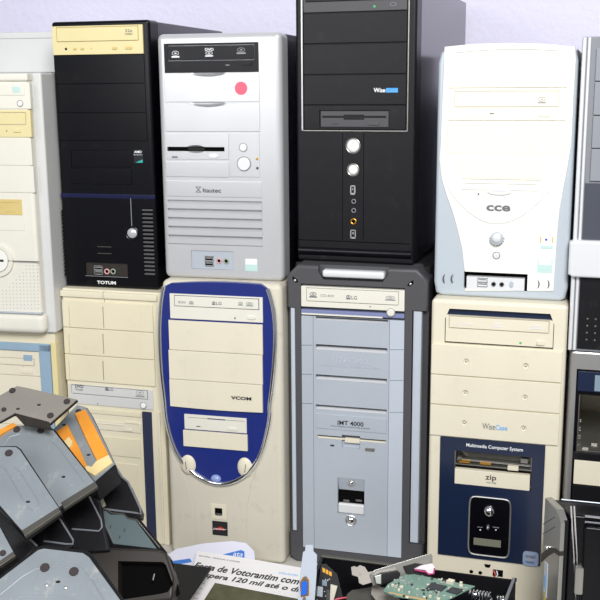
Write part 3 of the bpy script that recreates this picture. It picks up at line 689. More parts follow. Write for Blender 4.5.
b = new(); tube(b, [(.003, .004, (z0+z1)/2-.001), (W-.003, .004, (z0+z1)/2-.001)], (z1-z0)*.42, 20); t.part('lower_lip', b, 'black_gloss')

# ---- T5: white and silver tower
t = T5 = Tower(-.204, 1.429, -.018, T12.H, .187, .347, .40, 'bright white tower with silver flanks, curved shield front and oval power knob')
W, H = t.W, t.H
t.case('white_case', .003, .04)
P = [(.012, 0), (W-.010, 0), (W-.003, .004), (W, .02), (W, H-.02), (W-.004, H-.006), (W-.016, H-.0015), (W/2, H), (.016, H-.0015), (.004, H-.006), (0, H-.02), (0, .02), (.003, .004)]
b = new(); prism(b, P, 0, .05, .006, 4); bz = t.part('front_bezel', b, 'grey_blue_side', label='pale blue-silver flanks')
cG, cH = K(420, 0, 3.333), K(420, 150, 3.333)
pts = [cG(82, 156), cG(180, 146), cG(300, 143), cG(420, 146), cG(518, 156), cG(520, 200), cG(512, 330), cG(505, 480), cH(492, 60), cH(478, 130), cH(466, 200), cH(457, 290), cH(450, 400), cH(446, 470), cH(150, 470), cH(148, 400), cH(140, 330), cH(125, 265), cH(108, 205), cH(88, 150), cH(72, 95), cH(64, 30), cG(68, 470), cG(74, 320), cG(80, 200)]
pl = t.part('centre_plate', prism(new(), [t.L(*q) for q in pts], -.002, .01, .0015), 'white_plastic', label='white centre plate')
# raised shield plate with its curved point at the emblem
shp = [cG(84, 162), cG(300, 150), cG(516, 162), cG(514, 240), cG(506, 360), cG(496, 470), cG(483, 570), cH(464, 100), cH(440, 130), cH(400, 172), cH(350, 215), cH(300, 240), cH(258, 247), cH(215, 240), cH(170, 214), cH(130, 175), cH(100, 138), cH(80, 95), cH(68, 40), cG(70, 470), cG(76, 320)]
t.part('shield_plate', prism(new(), smooth_loop([t.L(*q) for q in shp], 1), -.0035, .008, .0010), 'white_plastic')
shd = t.last
t.c = cG; x0, x1, z0, z1 = t.rect(96, 178, 484, 516)
n = 12; arch = [(x0+(x1-x0)*i/n, z1+.0042*math.sin(math.pi*i/n)) for i in range(n+1)]
cb = new(); prism(cb, arch+[(x1, z0), (x0, z0)], -.02, .000); cut(shd, cb)
t.part('arch_recess', prism(new(), arch+[(x1, z0), (x0, z0)], .0000, .0003), 'yellowed', label='cream arch behind the covers')
x0 += .0012; x1 -= .0012
t.part('bay_cover', box(new(), x0, x1, -.0042, .001, t.p(280, 292)[1], t.p(280, 184)[1], .0008), 'ivory')
z0 = t.p(280, 401)[1]; z1 = t.p(280, 297)[1]; d = t.part('optical_drive', box(new(), x0+.0005, x1-.0005, -.0042, .001, z0, z1, .0008), 'ivory')
a0, a1, b0, b1 = t.rect(118, 306, 462, 355); cb = new(); box(cb, a0-.0008, a1+.0008, -.02, -.0025, b0-.0008, b1+.0008); cut(d, cb); t.part('disc_tray', box(new(), a0, a1, -.0048, -.001, b0, b1, .0006), 'ivory', d)
t.logo_disc(407, 333, 26, 22, 'print_grey', d, -.0050); t.panel('activity_light', (233, 376, 248, 381), 'print_mid', .0047, parent=d); t.oval_button('eject_button', 415, 384, 34, 10, 'ivory', d, .0058, 4)
t.part('bay_cover', box(new(), x0, x1, -.0042, .001, t.p(280, 514)[1], t.p(280, 406)[1], .0008), 'ivory')
t.c = cH; x0, x1, z0, z1 = t.rect(143, 28, 407, 100); t.part('small_bay_cover', box(new(), x0, x1, -.0052, .001, z0, z1, .0008), 'ivory')
x0, x1, z0, z1 = t.rect(141, 103, 396, 136); fl = t.part('floppy_drive', box(new(), x0, x1, -.0048, .001, z0, z1, .0006), 'white_plastic')
a0, a1, b0, b1 = t.rect(152, 109, 388, 127); cb = new(); box(cb, a0, a1, -.02, -.001, b0, b1); cut(fl, cb); t.part('disk_slot', box(new(), a0, a1, -.0020, -.0008, b0, b1), 'print_dark', fl)
x, z = t.p(266, 138); t.part('eject_button', prism(new(), ell(x, z, .016, .0045, 28), -.006, .001, .0008), 'white_plastic', fl)
x, z = t.p(266, 134); t.part('button_lens', prism(new(), ell(x, z, .012, .0018, 24), -.0064, -.004), 'silver_light', fl)
x, z = t.p(196, 146); t.part('activity_light', disc(new(), x, z, .0012, -.0041, 0), 'print_dark')
t.text('cce', 222, 302, 193, 20, 'print_mid', None, -.0038, bold=.03, name='lettering')
o = t.disc('power_knob', 257, 294, 22, 'silver_blue', .009, bevel=.002); t.dome('knob_cap', 257, 291, 16, 'silver_light', .004, parent=o, y=-.009)
b = new(); x, z = t.p(257, 294)
for k in range(9):
    a = math.radians(180+22.5*k); box(b, x+.0098*math.cos(a)-.0006, x+.0098*math.cos(a)+.0006, -.0024, -.001, z+.0098*math.sin(a)-.0006, z+.0098*math.sin(a)+.0006)
t.part('tick_marks', b, 'print_mid', o)
t.disc('reset_button', 255, 351, 11, 'silver_light', .0045); t.ring('button_ring', 255, 351, 12, 'print_mid', .0004, None, -.0022)
o = t.panel('badge_sticker', (399, 285, 446, 336), 'sticker_white', .0025, label='white sticker with a violet dot'); t.disc('violet_dot', 421, 298, 5, 'sticker_dot', .003, parent=o)
t.panel('green_band', (402, 316, 444, 331), 'sticker_cyan', .0028, parent=o)
for xa, xb in ((400, 405), (440, 445)): t.panel('yellow_edge', (xa, 287, xb, 310), 'yellow_deep', .0028, parent=o)
o = t.panel('badge_sticker', (392, 360, 441, 410), 'sticker_cyan', .0025, label='faded cyan processor badge'); t.panel('badge_top', (396, 362, 438, 384), 'sticker_white', .0028, parent=o)
x0, x1, z0, z1 = t.rect(147, 404, 357, 470); cb = new(); box(cb, x0, x1, -.02, .012, z0, z1); cut(pl, cb)
cb = new(); box(cb, x0, x1, -.02, .012, z0, z1); cut(bz, cb)
o = t.part('port_panel', box(new(), x0+.004, x1-.004, -.0015, .0115, z0, z0+(z1-z0)*.72, .0005), 'silver_light'); t.part('port_recess', box(new(), x0, x1, .0105, .0118, z0, z1), 'hole', o)
t.usb(193, 424, 225, 456, o, -.0018); t.jack(246, 446, 6, 'print_dark', o, -.002); t.jack(273, 447, 6, 'print_dark', o, -.002); x, z = t.p(305, 447)
t.part('oval_button', prism(new(), ell(x, z, .003, .0045, 20), -.0028, 0, .0003), 'silver_blue', o)
for q, s_ in ((80, 1), (107, 1), (395, -1), (428, -1)):
    x, z = t.p(q, 428 if s_ > 0 else 447); b = new(); rr = .0065
    if s_ < 0 and q == 395: xx = x
    arc = [(x+s_*(.0028-.0045*math.cos(a)), z+rr*math.sin(a)) for a in [(-1.25+2.5*i/10) for i in range(11)]]; arc2 = [(x+s_*(.0028-.0028*math.cos(a)), z+rr*math.sin(a)) for a in [(1.25-2.5*i/10) for i in range(1, 10)]]
    prism(b, arc+arc2, -.0025, .004); t.part('crescent_vent', b, 'dark_grey')

# ---- T8: cream tower with pale blue frame (far left, lower)
t = T8 = Tower(-.819-.19*math.cos(.05), 1.43-.19*math.sin(.05), .05, 0, .19, .36, .42, 'cream tower with a pale blue frame, under the white tower with the pinhole grille')
W, H = t.W, t.H
t.case('case_steel', .001, .03)
bz = t.part('front_bezel', box(new(), 0, W, 0, .035, 0, H-.001, .002), 'cream_warm')
t.c = K(0, 280, 3.75)
xa = t.p(193, 300)[0]; za = t.p(0, 230)[1]; xi = t.p(152, 300)[0]; zi = t.p(0, 258)[1]
b = new()
box(b, xa-.165, xa, -.004, .005, za-(za-zi)-.0002, za, .001); box(b, xi, xa, -.004, .005, .01, za-.001, .001); box(b, xa-.165, xa-.165+(xa-xi), -.004, .005, .01, za-.001, .001)
t.part('blue_frame', b, 'blue_pale', label='pale blue frame')
t.part('cream_edge', box(new(), xa+.0005, t.p(214, 300)[0], -.002, .004, .006, za+.003, .001), 'yellowed')
xs = xa-.165+(xa-xi)
d = t.part('optical_drive', box(new(), xs+.001, xi-.001, -.002, .004, t.p(100, 357)[1], t.p(0, 262)[1], .0008), 'cream')
a0, a1, b0, b1 = t.rect(-300, 272, 130, 320); a0 = max(a0, xs+.006); cb = new(); box(cb, a0-.001, a1+.001, -.02, -.0002, b0-.001, b1+.001); cut(d, cb); t.part('disc_tray', box(new(), a0, a1, -.003, .001, b0, b1, .0006), 'cream', d)
t.panel('tray_mark', (90, 279, 124, 303), 'blue_pale', .0034, parent=d); t.oval_button('eject_button', 103, 342, 44, 15, 'cream', d, .0035, 5)
t.disc('activity_light', 88, 324, 1.8, 'print_dark', .0024, parent=d)
z1 = t.p(100, 359)[1]
for k in range(3): t.part('bay_cover', box(new(), xs+.001, xi-.001, -.0015, .004, z1-.043*(k+1)+.0006, z1-.043*k, .0008), 'cream')
t.part('lower_cover', box(new(), xs+.001, xi-.001, -.001, .004, .012, z1-.13, .0008), 'cream')

# ---- T1: white tower with perforated grille
t = T1 = Tower(-.811-.20*math.cos(.07), 1.41-.20*math.sin(.07), .07, T8.H, .20, .413, .42, 'off-white tower with a round lock dial and pinhole grille, standing at far left')
W, H = t.W, t.H
t.case('white_case', .001, .05, .002)
cA, cB = K(0, 0, 3.75), K(0, 150, 3.75)
b = new(); box(b, -.001, W-.001, .014, .055, 0, H-.001, .004, 3); bz0 = t.part('front_bezel', b, 'white_case')
b = new(); xe = W-.016
box(b, .005, xe, -.002, .02, .012, H-.003, .006, 4); bz = t.part('face_plate', b, 'off_white')
box_b = new(); box(box_b, .004, xe+.004, -.004, .02, .0015, .036, .012, 4); t.part('lower_skirt', box_b, 'off_white')
t.c = cA
cp = t.part('top_cap', box(new(), .004, xe+.002, -.006, .02, t.p(0, 305)[1], H-.002, .003, 3), 'off_white')
X = t.p(120, 400)[0]; 
def face(ya, yb, name, m, xr_=None, proud=.004):
    return t.part(name, box(new(), .02, (xr_ or X), -proud, .004, t.p(100, yb)[1], t.p(100, ya)[1], .0008), m)
d = face(312, 408, 'optical_drive', 'off_white')
a0, a1, b0, b1 = t.rect(-300, 318, 98, 357); a0 = .028; t.part('disc_tray', box(new(), a0, a1, -.0052, .001, b0, b1, .0008), 'off_white', d)
t.panel('disc_logo', (51, 324, 83, 348), 'sticker_cyan', .0056, parent=d); t.disc('eject_button', 80, 388, 10, 'white_plastic', .006, parent=d); t.ring('button_ring', 80, 388, 11, 'print_grey', .0005, d, -.0042)
d = face(413, 514, 'optical_drive', 'yellowed', t.p(120, 460)[0]); d['label'] = 'yellowed drive front'
a0, a1, b0, b1 = t.rect(-300, 424, 101, 466); a0 = .028; cb = new(); box(cb, a0-.001, a1+.0012, -.02, -.0015, b0-.0012, b1+.001); cut(d, cb); t.part('disc_tray', box(new(), a0, a1, -.0042, 0, b0, b1, .0006), 'yellowed', d)
t.disc('activity_light', 30, 491, 4, 'hole', .0044, parent=d); t.panel('eject_button', (57, 483, 83, 496), 'yellowed', .006, parent=d)
t.c = cB
zA, zB, zC2 = t.L(*cA(100, 518))[1], t.p(100, 58)[1], t.p(100, 160)[1]; X2 = t.p(132, 100)[0]
t.part('bay_cover', box(new(), .02, X2-.0015, -.0035, .004, zB+.0004, zA, .0008), 'off_white'); t.part('bay_cover', box(new(), .02, X2-.0005, -.0035, .004, zC2+.0004, zB-.0004, .0008), 'off_white')
o = t.part('floppy_panel', box(new(), .02, t.p(92, 240)[0], -.003, .004, t.p(90, 302)[1], t.p(90, 166)[1], .0008), 'off_white')
x0, x1, z0, z1 = t.rect(-150, 181, 88, 243); q = t.part('floppy_drive', box(new(), x0, x1, -.0042, .004, z0, z1, .0006), 'yellow_deep', o)
# marks on the yellow floppy, part of its moulding
cb = new()
for r in ((-60, 194, 76, 198), (-60, 213, 14, 217), (26, 231, 56, 236)): a0, a1, b0, b1 = t.rect(*r); box(cb, a0, a1, -.02, -.0034, b0, b1)
cut(q, cb)
x, z = t.p(-4, 412); dl = t.part('lock_dial', disc(new(), x, z, t.p(54, 412)[0]-x, -.006, .004, r=.0015, n=48), 'off_white', label='round lock dial')
cb = new(); disc(cb, x, z, (t.p(40, 412)[0]-x), -.02, -.0035, n=40); cut(dl, cb)
t.part('dial_knob', disc(new(), x, z, t.p(36, 412)[0]-x, -.007, -.003, r=.001, n=40), 'white_plastic', dl)
t.part('key_slot', box(new(), x-.006, t.p(22, 412)[0], -.0074, -.004, z-.002, z+.002, .0008), 'dark_brown', dl)
g = t.p(152, 414); t.part('seam_line', box(new(), x+.012, g[0], -.0064, -.004, z-.0004, z+.0004), 'print_mid', dl)
# pinhole grille
b = new()
for r in range(13):
    for c in range(-8, 11):
        px_, py_ = 88+c*13.2-r*0.4+ (r*.9), 433+r*13.3
        if px_ > 142+r*1.1 or (px_ < 100-r*11 and r < 7): continue
        x, z = t.p(px_, py_)
        if x < .012 or z < .040: continue
        disc(b, x, z, .00062, -.0023, -.0012, n=8)
t.part('speaker_grille', b, 'mid_grey', label='pinhole speaker grille')
x0, x1, z0, z1 = t.rect(-250, 570+22, 162, 612); x0 = .012
t.part('silver_strip', box(new(), x0, x1, -.006, .002, z0-.001, z1, .002), 'silver_blue')

# ---- flat white case lying on T1
fc = Tower(-1.037, 1.53, .12, T1.o.z+T1.H+.0006, .215, .064, .36, 'pale grey desktop case lying flat on top of the off-white tower at far left', name='desktop_computer')
fc.part('case_shell', box(new(), .0, .215, .012, .36, 0, .064, .002), 'white_case')
fc.part('front_bezel', box(new(), -.001, .216, 0, .015, 0, .0638, .003), 'white_case')
fc.part('lid_lip', box(new(), -.002, .217, -.002, .362, .0555, .0658, .0015), 'white_case')

# ---- T7: silver framed tower with an open bay (lower right)
t = T7 = Tower(-.0095, 1.42, -.02, 0, .19, .385, .42, 'black-fronted tower in a grey metal frame with an open drive bay, at far right')
W, H = t.W, t.H
t.case('case_steel', .002, .04)
b = new(); box(b, 0, W, 0, .045, 0, H, .005, 3); bz = t.part('front_frame', b, 'mid_grey', label='grey metal-look frame'); bz.data.materials[0] = M['chrome_dull']
c1 = K(420, 285, 3.333); xi = t.L(*c1(520, 330))[0]; zt = t.L(*c1(560, 282))[1]
cb = new(); box(cb, xi, W-xi, -.02, .01, .01, zt); cut(bz, cb)
t.part('black_face', box(new(), xi, W-xi, .003, .012, .01, zt), 'black_gloss'); bf = t.last
zr = [t.L(593, y)[1] for y in (372, 392, 396, 453, 461, 485)]
o = t.part('glossy_band', box(new(), xi+.002, W-xi-.002, -.001, .004, zr[1], zr[0], .001), 'navy'); t.part('reflective_label', box(new(), .035, .06, -.0014, 0, zr[1]+.002, zr[0]-.004), 'blue_grey', o)
cb = new(); box(cb, xi+.0045, W-xi-.004, -.02, .06, zr[3], zr[2]); cut(bf, cb); cb = new(); box(cb, xi+.0045, W-xi-.004, -.02, .046, zr[3], zr[2]); cut(bz, cb)
ca = [c_ for c_ in t.root.children if c_.name.startswith('case_shell')][0]; cb = new(); box(cb, xi+.0045, W-xi-.004, .02, .2, zr[3], zr[2]); cut(ca, cb)
b = new(); a, e = xi+.005, W-xi-.005
box(b, a, e, .004, .19, zr[3]+.0002, zr[3]+.0012); box(b, a, a+.001, .004, .19, zr[3], zr[2]-.0005)
for k in range(7): box(b, a+.0008, a+.004, .006+k*.012, .012+k*.012, zr[3]+.004+(k % 3)*.009, zr[3]+.009+(k % 3)*.009, .0008)
for k in range(4): box(b, a+.008+k*.012, a+.016+k*.012, .01+k*.02, .013+k*.02, zr[3]+.0012, zr[3]+.004)
t.part('bay_cage', b, 'steel', label='bare metal cage inside the open bay')
t.part('bay_divider', box(new(), xi+.001, W-xi-.001, -.002, .005, zr[4]+.0004, zr[3]-.0004, .0008), 'black_satin')
t.part('bay_cover', box(new(), xi+.003, W-xi-.003, -.003, .005, zr[5], zr[4], .001), 'cream', label='cream bay cover')
t.part('lower_cover', box(new(), xi+.002, W-xi-.002, -.001, .005, .014, zr[5]-.002, .001), 'black_satin')

# ---- T6: dark tower with chrome rails (upper right)
t = T6 = Tower(-.0135, 1.415, -.02, T7.H, .185, .424, .40, 'slate grey tower with twin chrome rails and a wide silver handle band, at upper right')
W, H = t.W, t.H
t.case('black_paint', .002, .03)
bz = t.part('front_bezel', box(new(), 0, W, .002, .035, 0, H, .002), 'mid_grey')
def xm(px): return (t.L(px, 100)[0])
b = new(); x_ = .0002
for a, w in ((.0004, .0052), (.0072, .0040)):
    for s_ in (0, 1):
        x0 = a if not s_ else W-a-w; tube(b, [(x0+w/2, 0.001, .002), (x0+w/2, 0.001, H-.001)], w/2, 12)
t.part('chrome_rails', b, 'silver_light')
Z = [t.L(596, y)[1] for y in (48, 81.5, 115.5, 148.5, 181.5)]
for k in range(4): t.part('bay_cover', box(new(), .0185, W-.0185, -.0015, .004, Z[k+1]+.0007, Z[k]-.0007, .0008), 'slate')
z2 = t.L(590, 240)[1]; z3 = t.L(590, 277)[1]
t.part('glossy_panel', box(new(), .0125, W-.0125, 0, .004, z2, Z[4]-.002, .0006), 'grey_gloss')
b = new(); prism(b, [(-.004, z3+.004), (.002, z3), (W-.002, z3), (W+.004, z3+.004), (W+.004, z2-.003), (W-.002, z2), (.002, z2), (-.004, z2-.003)], -.010, .01, .004, 3); t.part('handle_band', b, 'silver_light', label='wide silver band')
z4 = .004; lp = t.part('lower_panel', box(new(), .0125, W-.0125, 0, .004, z4, z3-.001, .0006), 'black_satin')
b = new()
for r in range(4):
    for c in range(6):
        x = t.L(587, 330)[0]+c*.0108; z = t.L(590, 319+7*r)[1]; dome(b, x, z, .0017, .0013, -.0002)
t.part('vent_studs', b, 'steel_dark')

# ================================================================== THINGS IN FRONT
class Slab:
    """a thing laid out on a tilted plane: local x along ex, local z up the plane, local y into the thing"""
    def __init__(s, px, py, Y, n, name, label, cat, group=None, ex=None, z=None):
        s.n = Vector(n).normalized(); s.o = atY(px, py, Y) if z is None else atZ(px, py, z)
        Yv = -s.n
        if ex is None: Zv = (Vector((0, 0, 1))-s.n*s.n.z).normalized(); Xv = Yv.cross(Zv)
        else: Xv = (Vector(ex)-s.n*Vector(ex).dot(s.n)).normalized(); Zv = Xv.cross(Yv)
        s.m = Matrix((Xv, Yv, Zv)).transposed().to_4x4(); s.m.translation = s.o; s.inv = s.m.inverted()
        s.root = empty(name, s.o, 0, label, cat, group); s.root.rotation_euler = s.m.to_euler()
    def q(s, px, py, d=0):
        v = s.inv @ atP(px, py, s.o-s.n*d, s.n); return (v.x, v.z)
    def P(s, pts, d=0): return [s.q(*p, d) for p in pts]
    def part(s, name, bm, m, parent=None, label=None, y=0):
        if y: bmesh.ops.translate(bm, verts=bm.verts, vec=(0, y, 0))
        o = obj(name, bm, m, parent or s.root)
        if label: o['label'] = label
        return o
    def plate(s, name, pts, y0, y1, m, r=.0006, **k): return s.part(name, prism(new(), s.P(pts, 0), y0, y1, r), m, **k)
def scale_poly(P, k, d=0):
    cx = sum(p[0] for p in P)/len(P); cz = sum(p[1] for p in P)/len(P); out = []
    for x, z in P:
        L = math.hypot(x-cx, z-cz); out.append((x+(x-cx)/L*k, z+(z-cz)/L*k))
    return out
NB = (.12, -.55, .82)
GB = 'metal-backed black bases heaped at lower left'
def base(px, py, Y, pts, label, m='plate_zinc', depth=.05, n=NB, feet=(), rim=.0018, holes=(), ridges=(), flange=None, screws=(), inner=True):
    s = Slab(px, py, Y, n, 'equipment_base', label, 'equipment base', GB)
    P = s.P(pts)
    # hollow black shell: outer wall around the plate
    sh = s.part('shell', prism(new(), scale_poly(P, rim), .0012, depth, .0012), 'black_satin')
    if inner:
        cb = new(); prism(cb, scale_poly(P, -.004), .010, depth+.05); cut(sh, cb)
    pl = s.part('metal_plate', prism(new(), P, -.0006, .006, .0010), m, label='metal underside plate')
    for h in holes:
        a = s.q(*h); cb = new(); disc(cb, a[0], a[1], .0030, -.01, .02, .0018); cut(pl, cb)
    for f in feet:
        a = s.q(*f[:2]); o = s.part('rubber_foot', disc(new(), a[0], a[1], f[2], -.0022, .002, r=.0006), 'rubber')
    for f in screws:
        a = s.q(*f); s.part('screw', dome(new(), a[0], a[1], .0028, .0018, -.0006), 'chrome_dull')
    for R_ in ridges:
        L = s.P(R_); b = new(); tube(b, [(x, -.0003, z) for x, z in L], .0011, 6); s.part('ridge', b, m)
    if flange:
        s.part('flange', prism(new(), s.P(flange), -.0016, .004, .0006), 'steel_dark')
    return s
# heap, from the back forwards
s = base(85, 440, 1.24, [(46, 437), (77, 405), (87, 408), (93, 418), (115, 464), (94, 482), (70, 470)], 'black-shelled base with two orange foam strips on its metal back, right of the heap', feet=((78.5, 412, .0045),), depth=.045, holes=((88.5, 455), (64, 425)))
for q in ([(75, 415), (86, 411), (96, 430), (109, 456), (97, 462), (90, 448), (82, 431)], [(57, 433), (68, 426), (80, 450), (88, 468), (82, 468), (72, 458)]):
    s.part('foam_strip', prism(new(), s.P(q), -.005, .0005, .0015), 'foam_orange', label='orange foam strip')
s.part('foam_scrap', prism(new(), s.P([(64, 446), (70, 440), (74, 445), (72, 450), (67, 452)]), -.009, -.004, .001), 'foam_pale', label='torn pale scrap'); s.part('foam_pad', prism(new(), s.P([(97, 462), (109, 456), (113, 464), (95, 477), (87, 472), (84, 466), (92, 468)]), -.004, .0005, .001), 'foam_pale', label='pale torn foam')
# the long black neck of that base
nk = Slab(118, 490, 1.285, (.1, -.75, .62), 'equipment_base', 'hollow black plastic neck with a pale lower lip, below the orange foam strips', 'equipment base', GB)
nk.part('shell', prism(new(), nk.P([(96, 480), (115, 466), (124, 479), (129, 484), (141, 511), (140, 517), (96, 520)]), .002, .02, .002), 'black_satin')
b = new(); tube(b, [(x, 0, z) for x, z in nk.P([(114, 464), (122, 477), (128, 482), (140, 508), (141, 514), (136, 513), (104, 509)])], .0016, 8); nk.part('rim', b, 'mid_grey')
nk.part('side_panel', prism(new(), nk.P([(86, 492), (95, 482), (106, 505), (100, 510), (96, 506)]), .000, .01, .001), 'cream_dirty')
s = base(60, 470, 1.15, [(-25, 470), (0, 436), (17, 426), (46, 426), (53, 430), (62, 441), (96, 484), (62, 505), (26, 528), (-20, 490)], 'large pale zinc-backed base with two rubber feet, below the topmost brownish plate', depth=.013, rim=.0026, inner=False,
     feet=((17, 430, .0050), (41, 431, .0050)), holes=((63.5, 477),), ridges=([(2, 447), (10, 437), (20, 434)], [(50, 440), (60, 450), (84, 482)]), flange=[(95, 482), (98, 487), (64, 509), (61, 503)])
s.part('foam_strip', prism(new(), s.P([(-14, 441), (0, 431), (14, 424), (17, 427), (3, 435), (-10, 447)]), -.004, .0005, .001), 'foam_orange', label='orange foam strip')
s = base(38, 412, 1.19, [(-20, 425), (-12, 402), (17, 386), (28, 388), (77, 399.5), (50, 423), (14, 413.5), (0, 421)], 'brownish metal-backed base lying topmost on the heap', 'plate_brown', depth=.005, inner=False,
     feet=((12.5, 391, .0046), (67, 402, .0046), (50.5, 416, .0046), (4, 410, .0035)), holes=((39, 405), (18, 409)), rim=.0008)
s.part('edge_flange', prism(new(), s.P([(14, 413), (49, 422), (52, 429), (24, 424)]), -.001, .004, .0005), 'dark_brown')
s = base(30, 500, 1.07, [(-30, 470), (-10, 447), (16, 447), (20, 450), (59, 508), (24, 533), (-5, 500)], 'zinc-backed base with one rubber foot at its corner, in the middle of the heap', depth=.015, rim=.003, inner=False,
     feet=((9, 453.5, .0052),), holes=((28, 502),), ridges=([(0, 466), (6, 470), (28, 508), (34, 511), (39, 507), (38, 500), (20, 472), (14, 467)],), flange=[(58, 508), (61, 512), (25, 537), (22, 531)])
s = base(4, 545, 1.01, [(-30, 540), (-6, 521), (0, 527), (14, 553), (0, 563), (-30, 585)], 'small dull metal-backed base cut off by the left edge of the picture', depth=.04, feet=((3, 553.5, .004),), flange=[(13, 552), (16, 556), (0, 567), (-1, 562)])
s0 = s = base(60, 575, .97, [(-40, 612), (0, 579), (38, 550), (44, 548.5), (83, 553), (89, 557), (121, 601), (130, 640), (-40, 660)], 'nearest and largest zinc-backed base with cut corners and two dark rubber feet', depth=.05, rim=.0055,
     feet=((45, 568, .0056), (74, 572, .0056)), screws=((47, 585.5), (66, 588)), ridges=([(0, 595), (22, 577), (36, 569), (55, 566), (82, 569), (92, 580), (106, 603)], [(0, 610), (20, 597), (60, 596), (80, 602)]), holes=((58, 582),))
def neck(px, py, Y, pts, rim_pts, label, n=(.1, -.75, .62), thick=.014):
    k = Slab(px, py, Y, n, 'equipment_base', label, 'equipment base', GB)
    k.part('shell', prism(new(), k.P(pts), .002, thick, .002), 'black_satin')
    k.part('rim', tube(new(), [(x, 0, z) for x, z in k.P(rim_pts)], .0013, 8), 'mid_grey'); return k
neck(84, 515, 1.195, [(58, 506), (92, 486), (100, 505), (103, 527), (108, 550), (66, 553)], [(88, 494), (101, 520), (102, 527), (99, 531), (72, 529)], 'dark hollow plastic neck directly below the large zinc-backed plate')
neck(50, 530, 1.125, [(24, 534), (58, 511), (66, 525), (74, 541), (72, 546), (40, 560), (20, 570)], [(58, 516), (73, 540), (73, 544), (66, 544), (44, 541)], 'dark hollow plastic neck just above the nearest cut-cornered base')
neck(20, 545, 1.075, [(-20, 500), (0, 510), (36, 546), (20, 562), (-20, 600)], [(0, 510), (37, 546)], 'black plastic shell between the small dull base and the nearest base', thick=.007)
# foot column that carries the nearest base
w_ = s0.m.translation; cb_ = box(new(), w_.x-.05, w_.x+.05, w_.y+.015, w_.y+.06, 0.0, w_.z-.05, .004); bmesh.ops.transform(cb_, matrix=s0.inv, verts=cb_.verts); s0.part('neck', cb_, 'black_satin')
# dark metal tray and brown-black housing beside the heap
s = Slab(128, 530, 1.24, (.05, -.45, .9), 'metal_tray', 'shallow dark metal tray with blue-grey floor, leaning in front of the navy strip', 'tray')
s.plate('tray_body', [(94, 503), (128, 510), (137, 515), (167, 552), (168, 556), (110, 549)], .0, .008, 'black_satin', .001)
s.plate('tray_floor', [(98, 512), (106, 511), (111, 515), (124, 515), (128, 519), (136, 521), (157, 549), (113, 544)], -.0012, .002, 'tray_grey', .0004)
b = new(); tube(b, [(x, -.002, z) for x, z in s.P([(98, 512), (106, 510), (112, 514), (124, 515), (128, 519), (137, 521), (160, 549)])], .0011, 6)
tube(b, [(x, -.002, z) for x, z in s.P([(100, 514), (114, 544)])], .0009, 6); s.part('rolled_edge', b, 'steel')
for q in ((111, 528), (125, 531), (120, 538)):
    a = s.q(*q); s.part('tab', box(new(), a[0]-.0006, a[0]+.0006, -.004, 0, a[1]-.002, a[1]+.002), 'steel')
s = Slab(130, 570, 1.17, (.08, -.75, .62), 'equipment_base', 'brown-black plastic housing with a glossy black opening, beneath the dark metal tray', 'equipment base', GB)
hb = s.part('shell', prism(new(), s.P([(60, 546), (95, 547), (158, 549), (166, 553), (174, 578), (172, 600), (60, 612)]), .0, .028, .004, 3), 'dark_brown')
cb = new(); prism(cb, s.P([(118, 561), (163, 562), (166, 565), (173, 584), (168, 592), (160, 594), (120, 600), (118, 590)]), -.02, .022); cut(hb, cb)
s.part('opening_back', prism(new(), s.P([(112, 556), (168, 556), (176, 590), (160, 606), (112, 606)]), .020, .024), 'hole')
a = s.q(153, 577); s.part('pin', tube(new(), [(a[0], .002, a[1]-.004), (a[0], .004, a[1]+.005)], .0011, 6), 'chrome_dull')
s = Slab(180, 585, 1.3, (0, -.12, 1), 'plastic_sheet', 'flat matte black plastic panel lying over the newspaper edge', 'panel', z=.040)
s.plate('panel', [(150, 560), (211, 567.5), (186, 603), (160, 625), (110, 600)], 0, .004, 'black_satin', .0006)

# envelope and newspaper
s = Slab(210, 556, 1.388, (.02, -.8, .6), 'envelope', 'white paper sleeve with blue bands, behind the newspaper', 'paper')
s.plate('sheet', [(150, 575), (166, 556), (176, 549), (203, 543.5), (232, 541), (246, 543), (254, 551), (257, 575)], 0, .0008, 'paper_envelope', 0)
s.plate('blue_band', [(165, 562), (190, 558.5), (192, 562), (160, 568)], -.0004, .0002, 'paper_blue', 0)
bb = s.plate('blue_band', [(221, 555), (241, 550), (244.5, 551.5), (244.5, 558), (218, 561)], -.0004, .0002, 'paper_blue', 0)
a, e = s.q(233, 555.5), s.q(243, 553.5); s.part('lettering', text_bm('ata', a[0], e[0], (a[1]+e[1])/2, .0055, -.0006, shear=.2), 'print_white', bb)
n_ = Vector((0, -.32, .95)).normalized(); o_ = atY(197, 553, 1.373)
dx = atP(298, 581, o_, n_)-atP(195, 564.5, o_, n_)
s = Slab(197, 553, 1.373, n_, 'newspaper', 'folded newspaper with a large dark headline, in front of the cream tower with blue shield', 'newspaper', ex=dx)
s.plate('sheet', [(197, 551), (240, 557), (303, 568), (300, 604), (186, 602)], 0, .0012, 'paper', 0)
s.plate('folded_sheet', [(187, 590), (196, 556), (206, 556), (188, 602), (184, 602)], .0013, .0024, 'paper', 0)
def ln(t, a, b, h, shear=.25, bold=.02, m_='ink', nm='headline'):
    A, B = s.q(*a), s.q(*b); return s.part(nm, text_bm(t, A[0], B[0], (A[1]+B[1])/2, h, -.0003, shear=shear, bold=bold), m_)
ln('Festa de Votorantim com', (195, 564), (299, 583), .0125); ln('espera 120 mil até o dia', (201, 573.5), (303, 592.5), .0125)
ln('EDITORIA - REGIONAL E CIDADES', (199, 556), (240, 562), .0022, 0, 0, 'print_mid', 'small_print'); ln('CIDADES', (279, 573-.5), (298, 576), .0035, .2, .0, 'print_skyblue', 'small_print')
ph = s.plate('photo', [(215, 583), (303, 600), (303, 604), (203, 602)], -.0004, .0002, 'photo_dark', 0)
for k in range(5): ln('texto da noticia', (196-k*1.6, 577+k*5), (207-k*2.2, 579+k*5), .0018, 0, 0, 'print_grey', 'small_print') if k else None

